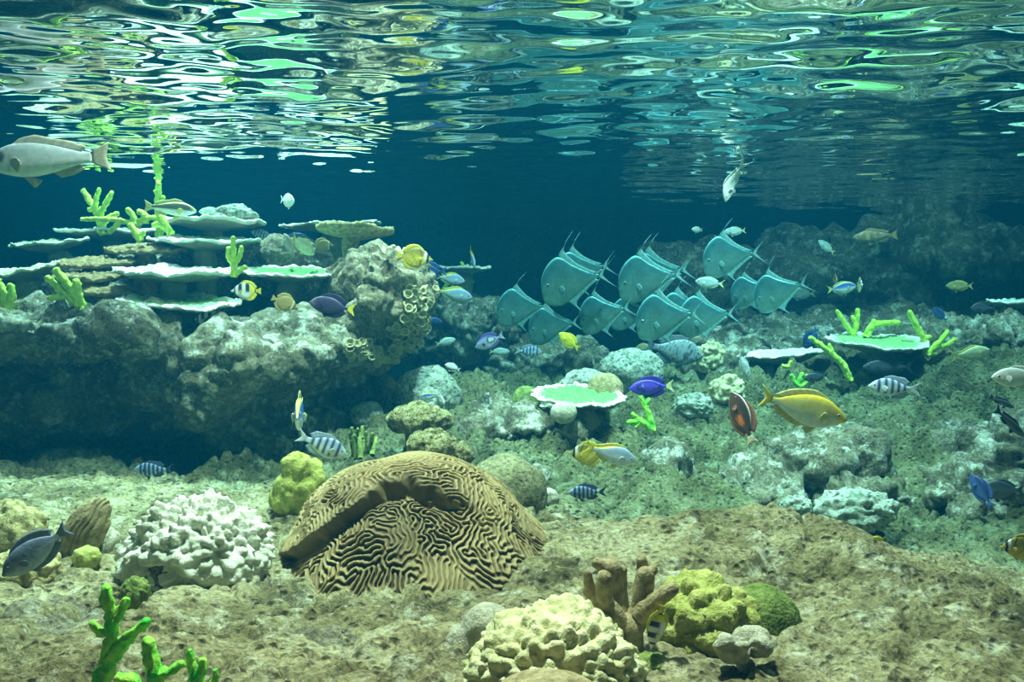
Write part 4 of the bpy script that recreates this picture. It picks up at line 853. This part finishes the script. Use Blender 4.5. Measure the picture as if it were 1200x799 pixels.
def fish(name, label, shape, palette, px, py, d, size, yaw=0, pitch=0, roll=0, group=None, cat='fish', mat='fish', bend=0.0, deep=1.0, filament=0.0):
    """size: full length in px at depth d; yaw 0 swims to the picture's right, 180 to its left, -90 towards the lens"""
    sp = SHAPES[shape]; tl, ts, tf = sp['tail']
    L = size * d / FPX / (1 + tl * 0.9)
    nT, nA = 50, 24
    t = np.linspace(0, 1, nT)**1.15
    top = catmull(sp['t'], sp['top'], t) * deep; bot = catmull(sp['t'], sp['bot'], t) * deep
    hw = sp['w'] * np.clip(np.sin(math.pi * np.clip(t * 0.93 + 0.05, 0, 1))**0.75, 0.02, 1) * (1 - 0.35 * t); hw[0] *= 0.6
    ang = np.linspace(0, 2 * math.pi, nA, endpoint=False)
    cz = (top - bot) / 2; hh = (top + bot) / 2
    ca, sa = np.cos(ang), np.sin(ang)
    zz = cz[:, None] + hh[:, None] * (np.sign(sa) * np.abs(sa)**0.95)[None]
    yy_ = hw[:, None] * (np.sign(ca) * np.abs(ca)**0.9)[None]
    xx = (0.5 - t)[:, None] + 0 * zz
    V = np.stack([xx.ravel(), yy_.ravel(), zz.ravel()], 1)
    n0 = len(V)
    V = np.concatenate([V, [[0.5 + 0.006, 0, cz[0]], [-0.5, 0, cz[-1]]]])
    F = grid_faces(nT, nA, True).tolist()
    u = np.concatenate([np.repeat(t, nA), [0, 1]]); vv = np.concatenate([np.tile(sa, nT), [0, 0]])
    col = pal(palette)(u, vv)
    tri = [[n0, (j + 1) % nA, j, j] for j in range(nA)]
    # gill line pinched in; gill and mouth crease shade painted into the colour
    gl_ = np.exp(-((u - 0.22 - 0.03 * (1 - vv**2)) / 0.008)**2) * (np.abs(vv) < 0.75)
    V[:, 1] *= (1 - 0.10 * gl_); col = col * (1 - 0.25 * gl_)[:, None]
    mo = (u < 0.05) * (np.abs(vv + 0.15) < 0.12); col = col * np.where(mo, 0.55, 1)[:, None]
    def flex(A):
        A = np.array(A, float)
        if bend: s = np.clip(0.25 - A[:, 0], 0, None); A[:, 1] += bend * s * s
        return A * L
    me = bpy.data.meshes.new(name)
    capF = [[n0, (j + 1) % nA, j] for j in range(nA)] + [[n0 + 1, (nT - 1) * nA + j, (nT - 1) * nA + (j + 1) % nA] for j in range(nA)]
    me.from_pydata(flex(V).tolist(), [], F + capF); me.update()
    me.polygons.foreach_set('use_smooth', np.ones(len(me.polygons), bool))
    at = me.color_attributes.new('Col', 'FLOAT_COLOR', 'POINT'); c4 = np.ones((len(V), 4), np.float32); c4[:, :3] = col; at.data.foreach_set('color', c4.ravel())
    me.materials.append(M[mat])
    body = link(name, me, P(px, py, d)); body.rotation_euler = (math.radians(roll), math.radians(pitch), math.radians(yaw))
    tag(body, label, cat, group)
    fb, ft = FINS.get(palette, ((.5, .5, .5), (.6, .6, .6))); tc = TAILS.get(palette, ft)
    def part(nm, base, tip, cb, ct, th=0.006):
        A, Fq, cc = strip(base, tip, th, cb, ct)
        return build(nm, flex(A), Fq, M['fin'], (0, 0, 0), body, color=cc)
    topf = lambda q: catmull(sp['t'], sp['top'], q) * deep; botf = lambda q: catmull(sp['t'], sp['bot'], q) * deep
    for nm, key, sg, pf in (('dorsal_fin', 'dorsal', 1, topf), ('anal_fin', 'anal', -1, botf)):
        t0, t1, hs, rake = sp[key]; q = np.linspace(t0, t1, 17); h = np.interp(np.linspace(0, 1, 17), np.linspace(0, 1, len(hs)), hs); h[0] *= 0.35 if shape != 'lookdown' else 1
        if shape == 'lookdown':
            h = h + (0.16 + filament) * np.exp(-((np.arange(17)) / 1.2)**2) * (1 if sg > 0 else 0.9); rk = rake + 0.16 * np.exp(-(np.arange(17) / 1.2)**2) + 0.0 * h
        else: rk = rake * np.ones(17)
        bz = sg * (pf(q) * 0.93); b = np.stack([0.5 - q, 0 * q, bz], 1)
        tp = np.stack([0.5 - q - rk * (0.4 + h / max(h.max(), .01)), 0 * q, sg * pf(q) + sg * h], 1)
        part(nm, b, tp, fb, ft)
    s = np.linspace(-1, 1, 15); ph = hh[-1]
    b = np.stack([-0.49 + 0 * s, 0 * s, cz[-1] + s * ph * 0.95], 1)
    tp = np.stack([-0.5 - tl * (1 - tf * (1 - np.abs(s)**1.3)), 0 * s, cz[-1] + s * ts], 1)
    part('tail_fin', b, tp, tc, tc)
    pt, pv, pl = sp['pec']; i = int(np.argmin(np.abs(t - pt)))
    for sg in (1, -1):
        s = np.linspace(-1, 1, 9); z0 = cz[i] + hh[i] * pv; w0 = hw[i] * 0.9
        b = np.stack([0.5 - pt + 0 * s, sg * w0 + 0 * s, z0 + s * 0.025], 1)
        ln = pl * (1 - 0.45 * np.abs(s)**2)
        tp = np.stack([0.5 - pt - ln * 0.85, sg * (w0 + ln * 0.42), z0 + s * 0.075 - 0.03], 1)
        part('pectoral_fin', b, tp, fb if palette not in ('sergeant', 'yellowtail') else (.6, .65, .7), ft if palette not in ('sergeant', 'yellowtail') else (.7, .75, .8), 0.004)
    if shape != 'lookdown':
        pq = np.array([.34, .36, .38, .40, .42]); b = np.stack([0.5 - pq, 0 * pq, -botf(pq) * 0.93], 1)
        hp = np.array([.12, .11, .09, .07, .04]) * 0.9
        part('pelvic_fin', b, np.stack([0.5 - pq - 0.10, 0 * pq, -botf(pq) - hp], 1), fb, ft)
    et, ev, er = sp['eye']; i = int(np.argmin(np.abs(t - et)))
    cs_ = math.sqrt(max(0.05, 1 - ev * ev))
    for sg in (1, -1):
        S, Fi = ico(2); E = S * np.array([er, er * 0.55, er])
        cc = np.where((S[:, 1:2] * sg > 0.62), np.array([[.01, .01, .015]]), np.array([[.55, .55, .42]])) if palette not in ('raccoon', 'saddle', 'darktang', 'dark', 'blue') else np.where((S[:, 1:2] * sg > 0.5), np.array([[.01, .01, .01]]), np.array([[.2, .17, .08]]))
        A = E + np.array([0.5 - et, sg * hw[i] * cs_ * 0.92, cz[i] + hh[i] * ev])
        build('eye', flex(A), Fi, M['eye'], (0, 0, 0), body, color=cc)
    return body

# the shoal of silver lookdowns
gk = 'shoal of silver lookdowns'
for (lab, px, py, d, sz, yaw, pit, fil) in [
    ('lone silver lookdown leading at the front of the shoal', 609, 361, 3.9, 66, 180, 4, .05),
    ('highest forward silver lookdown with a long dorsal filament', 668, 329, 3.7, 84, 176, 10, .12),
    ('silver lookdown partly behind the highest forward one', 679, 318, 3.95, 70, 182, 12, .08),
    ('low silver lookdown just behind the yellow tang', 645, 382, 4.0, 64, 178, 8, .03),
    ('silver lookdown with long trailing fins beside the yellow tang', 705, 368, 3.75, 66, 172, 14, .10),
    ('silver lookdown over the middle of the shoal, tail forked wide', 758, 327, 3.75, 82, 178, 8, .06),
    ('silver lookdown shadowing the one over the middle of the shoal', 768, 322, 4.05, 78, 182, 10, .05),
    ('small silver lookdown in the gap at the middle of the shoal', 738, 368, 4.1, 56, 180, 8, .02),
    ('largest low silver lookdown above the speckled grey fish', 778, 372, 3.6, 80, 180, 7, .06),
    ('silver lookdown half hidden behind the largest low one', 800, 366, 4.0, 70, 178, 8, .05),
    ('silver lookdown trailing the largest low one with upright tail', 824, 371, 3.9, 72, 180, 6, .05),
    ('topmost rear silver lookdown below two small silver fish', 853, 301, 3.9, 72, 180, 8, .04),
    ('silver lookdown directly ahead of the rearmost turning one', 879, 342, 4.0, 56, 166, 14, .03),
    ('rearmost silver lookdown turning with a curved tail', 911, 342, 3.85, 66, 160, 18, .08)]:
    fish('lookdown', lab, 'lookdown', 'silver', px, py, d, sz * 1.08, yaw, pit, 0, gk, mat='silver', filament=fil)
S_ = 'small silver fish over the shoal'
fish('silver_fish', 'small silver fish seen head-on over the shoal', 'oval', 'smallsilver', 816, 269, 4.0, 18, 215, 0, group=S_)
fish('silver_fish', 'small silver fish with yellowish tail near the water surface', 'oval', 'smallsilver', 859, 271, 4.0, 26, 180, 4, group=S_)
fish('silver_fish', 'plain silver fish swimming inside the shoal of lookdowns', 'oval', 'smallsilver', 829, 331, 3.8, 34, 180, -6, group=S_, mat='silver')
fish('silver_fish', 'small pale fish tilted tail-down before the far ledge', 'oval', 'smallsilver', 967, 288, 4.2, 24, 180, -38, group=S_)
fish('silver_fish', 'dim silver fish with yellow tail behind the rearmost lookdown', 'oval', 'smallsilver', 936, 344, 4.6, 34, 180, 0, group=S_)
fish('silver_fish', 'small silver fish hovering beside the lilac surgeonfish', 'oval', 'smallsilver', 524, 400, 3.6, 24, 10, -14)
fish('white_fish', 'bright white fish twisting upward just below the water surface', 'fusilier', 'ghost', 854, 218, 3.0, 52, 235, 62, 20, bend=0.5)
fish('white_fish', 'whitish fish facing out over the reef near the surface', 'oval', 'ghost', 338, 235, 3.4, 36, -50, 8, deep=1.15)
fish('grey_fish', 'big grey fish with dark face gliding in at the picture edge', 'grunt', 'grey', 45, 188, 2.2, 140, 184, 4, deep=1.05)
fish('striped_fish', 'yellow and black striped fish over the highest reef plate', 'grunt', 'stripes', 204, 245, 3.3, 60, 0, 6)
fish('grey_fish', 'small grey fish resting on the highest reef plate', 'oval', 'pale', 245, 248, 3.6, 28, 180, 0)
fish('striped_fish', 'pale striped fish peeking behind the highest reef plate end', 'sergeant', 'sergeant', 305, 275, 3.55, 26, 190, -20)
fish('brown_fish', 'pinkish-brown fish nosing up beside the upright slab', 'oval', 'pink', 337, 284, 3.25, 28, 150, -60, deep=1.2)
fish('pale_fish', 'pale yellow-green fish tilted down over the reef slab', 'oval', 'paleyellow', 357, 289, 3.2, 34, 30, 40, deep=1.25)
fish('teal_fish', 'dim teal fish hidden behind the pale yellow-green fish', 'oval', 'darkblue', 348, 277, 3.5, 24, 0, 0)
fish('butterflyfish', 'saddled white and yellow butterflyfish at the end of the lowest plate', 'butterfly', 'saddle', 286, 341, 2.75, 34, 186, 0, group='butterflyfish')
fish('butterflyfish', 'shaded saddled butterflyfish under the lowest white plate', 'butterfly', 'saddle', 242, 374, 2.85, 32, 186, 0, group='butterflyfish')
fish('butterflyfish', 'brown butterflyfish in the shade left of the dark surgeonfish', 'butterfly', 'brownbutter', 336, 356, 2.75, 32, 20, 24, group='butterflyfish')
fish('butterflyfish', 'dim brown butterflyfish under the table coral', 'butterfly', 'brownbutter', 380, 288, 3.45, 26, 0, 0, group='butterflyfish')
fish('surgeonfish', 'dark purple surgeonfish with bright yellow tail by the outcrop', 'tang', 'darktang', 385, 358, 2.72, 54, 180, -10, deep=.9)
fish('butterflyfish', 'raccoon-masked butterflyfish beside the finger coral tuft', 'butterfly', 'raccoon', 489, 302, 2.9, 42, 4, 8, group='butterflyfish')
fish('blue_fish', 'dark blue fish behind the raccoon-masked butterflyfish', 'tang', 'darkblue', 500, 318, 3.3, 40, 180, 0)
fish('blue_fish', 'small bright blue fish below the yellowtail pair', 'oval', 'darkblue', 509, 376, 3.5, 22, 0, 6)
fish('yellowtail_fish', 'upper yellowtail fish of the pair before the bushy lime coral', 'fusilier', 'yellowtail', 530, 327, 3.9, 36, 2, 10, deep=1.2)
fish('yellowtail_fish', 'lower yellowtail fish of the pair before the bushy lime coral', 'fusilier', 'yellowtail', 535, 345, 3.8, 46, 2, 12, deep=1.1)
fish('yellowtail_fish', 'yellowtail fish coming head-on above the bushy lime coral', 'fusilier', 'yellowtail', 554, 304, 4.0, 34, -75, 40, deep=1.1)
fish('surgeonfish', 'lilac surgeonfish with a white patch below the shoal', 'tang', 'lilac', 571, 401, 3.5, 36, 180, 24)
fish('teal_fish', 'dim teal fish right behind the lilac surgeonfish', 'oval', 'smallsilver', 587, 412, 3.8, 24, 0, 0)
fish('yellow_tang', 'bright yellow tang diving away below the shoal', 'tang', 'yellow', 665, 398, 3.3, 30, 180, -38, deep=1.0)
fish('striped_fish', 'dim grey banded fish low under the yellow tang', 'sergeant', 'sergeant', 622, 412, 3.9, 32, 0, 4)
fish('white_fish', 'small white fish with dark belly before the pale boulder', 'oval', 'whitedark', 529, 430, 3.2, 20, 200, -20, deep=1.3)
fish('grey_fish', 'grey-white fish facing out before the pale boulder', 'oval', 'pale', 516, 468, 2.9, 28, -60, 20, deep=1.1)
fish('blue_fish', 'pale blue fish beside the grey-white fish before the boulder', 'oval', 'blueyellow', 502, 464, 3.0, 22, 180, 10)
fish('spotted_fish', 'big speckled grey fish resting behind the largest pale boulder', 'sergeant', 'speckled', 795, 412, 3.7, 72, 0, 12, deep=1.05)
fish('spotted_fish', 'white speckled fish hanging head-down beside the thin plate', 'oval', 'whitespeck', 873, 431, 3.2, 40, 40, 52)
fish('surgeonfish', 'vivid blue surgeonfish with pale yellow tail over the seabed', 'tang', 'blue', 759, 454, 2.95, 52, 180, 4, deep=.85)
fish('butterflyfish', 'raccoon-masked butterflyfish low over the rocks facing the brain coral', 'butterfly', 'raccoon', 685, 532, 2.35, 44, 180, -4, group='butterflyfish')
fish('yellowtail_fish', 'largest blue-grey yellowtail fish over the gully rocks', 'fusilier', 'yellowtail', 720, 533, 2.3, 66, 4, 18, deep=1.15)
fish('striped_fish', 'dark blue banded fish above the front ledge', 'sergeant', 'blue_sergeant', 684, 577, 2.1, 46, 180, 2, deep=.85)
fish('surgeonfish', 'dark brown surgeonfish with an orange flank spot', 'tang', 'orange_spot', 868, 485, 2.1, 66, 130, -62, 0, deep=1.0)
fish('rabbitfish', 'big yellow-backed rabbitfish nosing down the slope', 'rabbit', 'rabbit', 948, 480, 2.0, 106, 0, 16, deep=1.15)
fish('striped_fish', 'grey and dark banded fish under the slope plates', 'sergeant', 'sergeant', 1043, 454, 2.4, 62, 180, -4, deep=.85)
fish('pale_fish', 'blue-white fish nose to nose with a small yellow butterflyfish', 'oval', 'blueyellow', 989, 337, 3.6, 34, 0, -8, deep=1.1)
fish('butterflyfish', 'small yellow-edged butterflyfish seen end-on before the far ledge', 'butterfly', 'saddle', 1008, 334, 3.5, 26, -100, 0, group='butterflyfish')
fish('butterflyfish', 'dim olive butterflyfish edge-on above the blue-white fish', 'butterfly', 'olive', 979, 329, 3.8, 24, -100, 0, group='butterflyfish')
fish('olive_fish', 'dim olive fish drifting before the far ledge', 'oval', 'olive', 1122, 335, 3.8, 32, 180, 0)
fish('dark_fish', 'dark mottled fish beside the plate at the picture edge', 'sergeant', 'dark', 1150, 361, 3.5, 32, 180, 0)
fish('blue_fish', 'dark blue fish with orange flank at the hump of rock', 'oval', 'darkblue', 1100, 367, 3.6, 24, 120, -40, deep=1.2)
fish('pale_fish', 'pale yellowish fish resting on the brown hump', 'fusilier', 'paleyellow', 1141, 413, 2.9, 46, 0, -10)
fish('pale_fish', 'blurred pale fish cut by the picture edge over the slope', 'oval', 'pale', 1190, 442, 2.0, 66, 180, 0)
fish('dark_fish', 'slender black fish slanting down at the picture edge', 'grunt', 'dark', 1186, 498, 2.1, 60, 20, 38, deep=.6)
fish('dark_fish', 'small dark fish above the slender black one', 'grunt', 'dark', 1176, 472, 2.3, 36, 10, 24, deep=.7)
fish('blue_fish', 'dark blue fish lurking low on the slope at the edge', 'tang', 'darkblue', 1148, 572, 2.1, 44, 120, -50)
fish('brown_fish', 'dusky brown fish beside the lurking dark blue fish', 'oval', 'dark', 1172, 574, 2.3, 50, 180, 0, deep=1.3)
fish('butterflyfish', 'yellow and black butterflyfish at the picture edge over the ledge', 'butterfly', 'raccoon', 1194, 642, 1.5, 48, 170, 0, group='butterflyfish')
fish('yellow_fish', 'tiny yellow fish lying on the front ledge', 'oval', 'yellow', 1027, 631, 1.70, 18, 180, 0)
fish('dark_fish', 'dark fish with orange rear hiding below the thin slope plate', 'oval', 'dark', 954, 442, 3.1, 30, 180, 10)
fish('dark_fish', 'dark blue fish upright behind the straight lime coral arm', 'tang', 'darkblue', 949, 398, 3.9, 28, 150, 60)
fish('dark_fish', 'shadowed fish under the green-topped slope plate', 'oval', 'dark', 1036, 430, 3.45, 60, 180, 0, deep=.8)
fish('mottled_fish', 'brown mottled fish at the surface over the far ledge', 'grunt', 'brownspot', 1022, 277, 4.2, 52, 180, 4, deep=.9)
fish('striped_fish', 'shaded banded fish under the big overhanging rock', 'sergeant', 'blue_sergeant', 176, 550, 2.3, 46, 180, 0, deep=.85)
fish('striped_fish', 'grey banded fish tilting down behind the yellow-green lobed coral', 'sergeant', 'sergeant', 382, 524, 2.2, 62, 10, 22, bend=0.3, deep=1.0)
fish('blue_fish', 'blue and yellow fish turning edge-on in the shade of the rock', 'tang', 'blueyellow', 351, 485, 2.3, 92, -80, 0)
fish('grey_fish', 'blurred dark grey fish nosing in at the near picture edge', 'tang', 'slate', 36, 650, 1.25, 84, 220, 32, deep=1.0)
fish('butterflyfish', 'black and yellow butterflyfish hiding behind the antler coral', 'butterfly', 'saddle', 769, 738, 1.20, 52, 215, 68, group='butterflyfish')
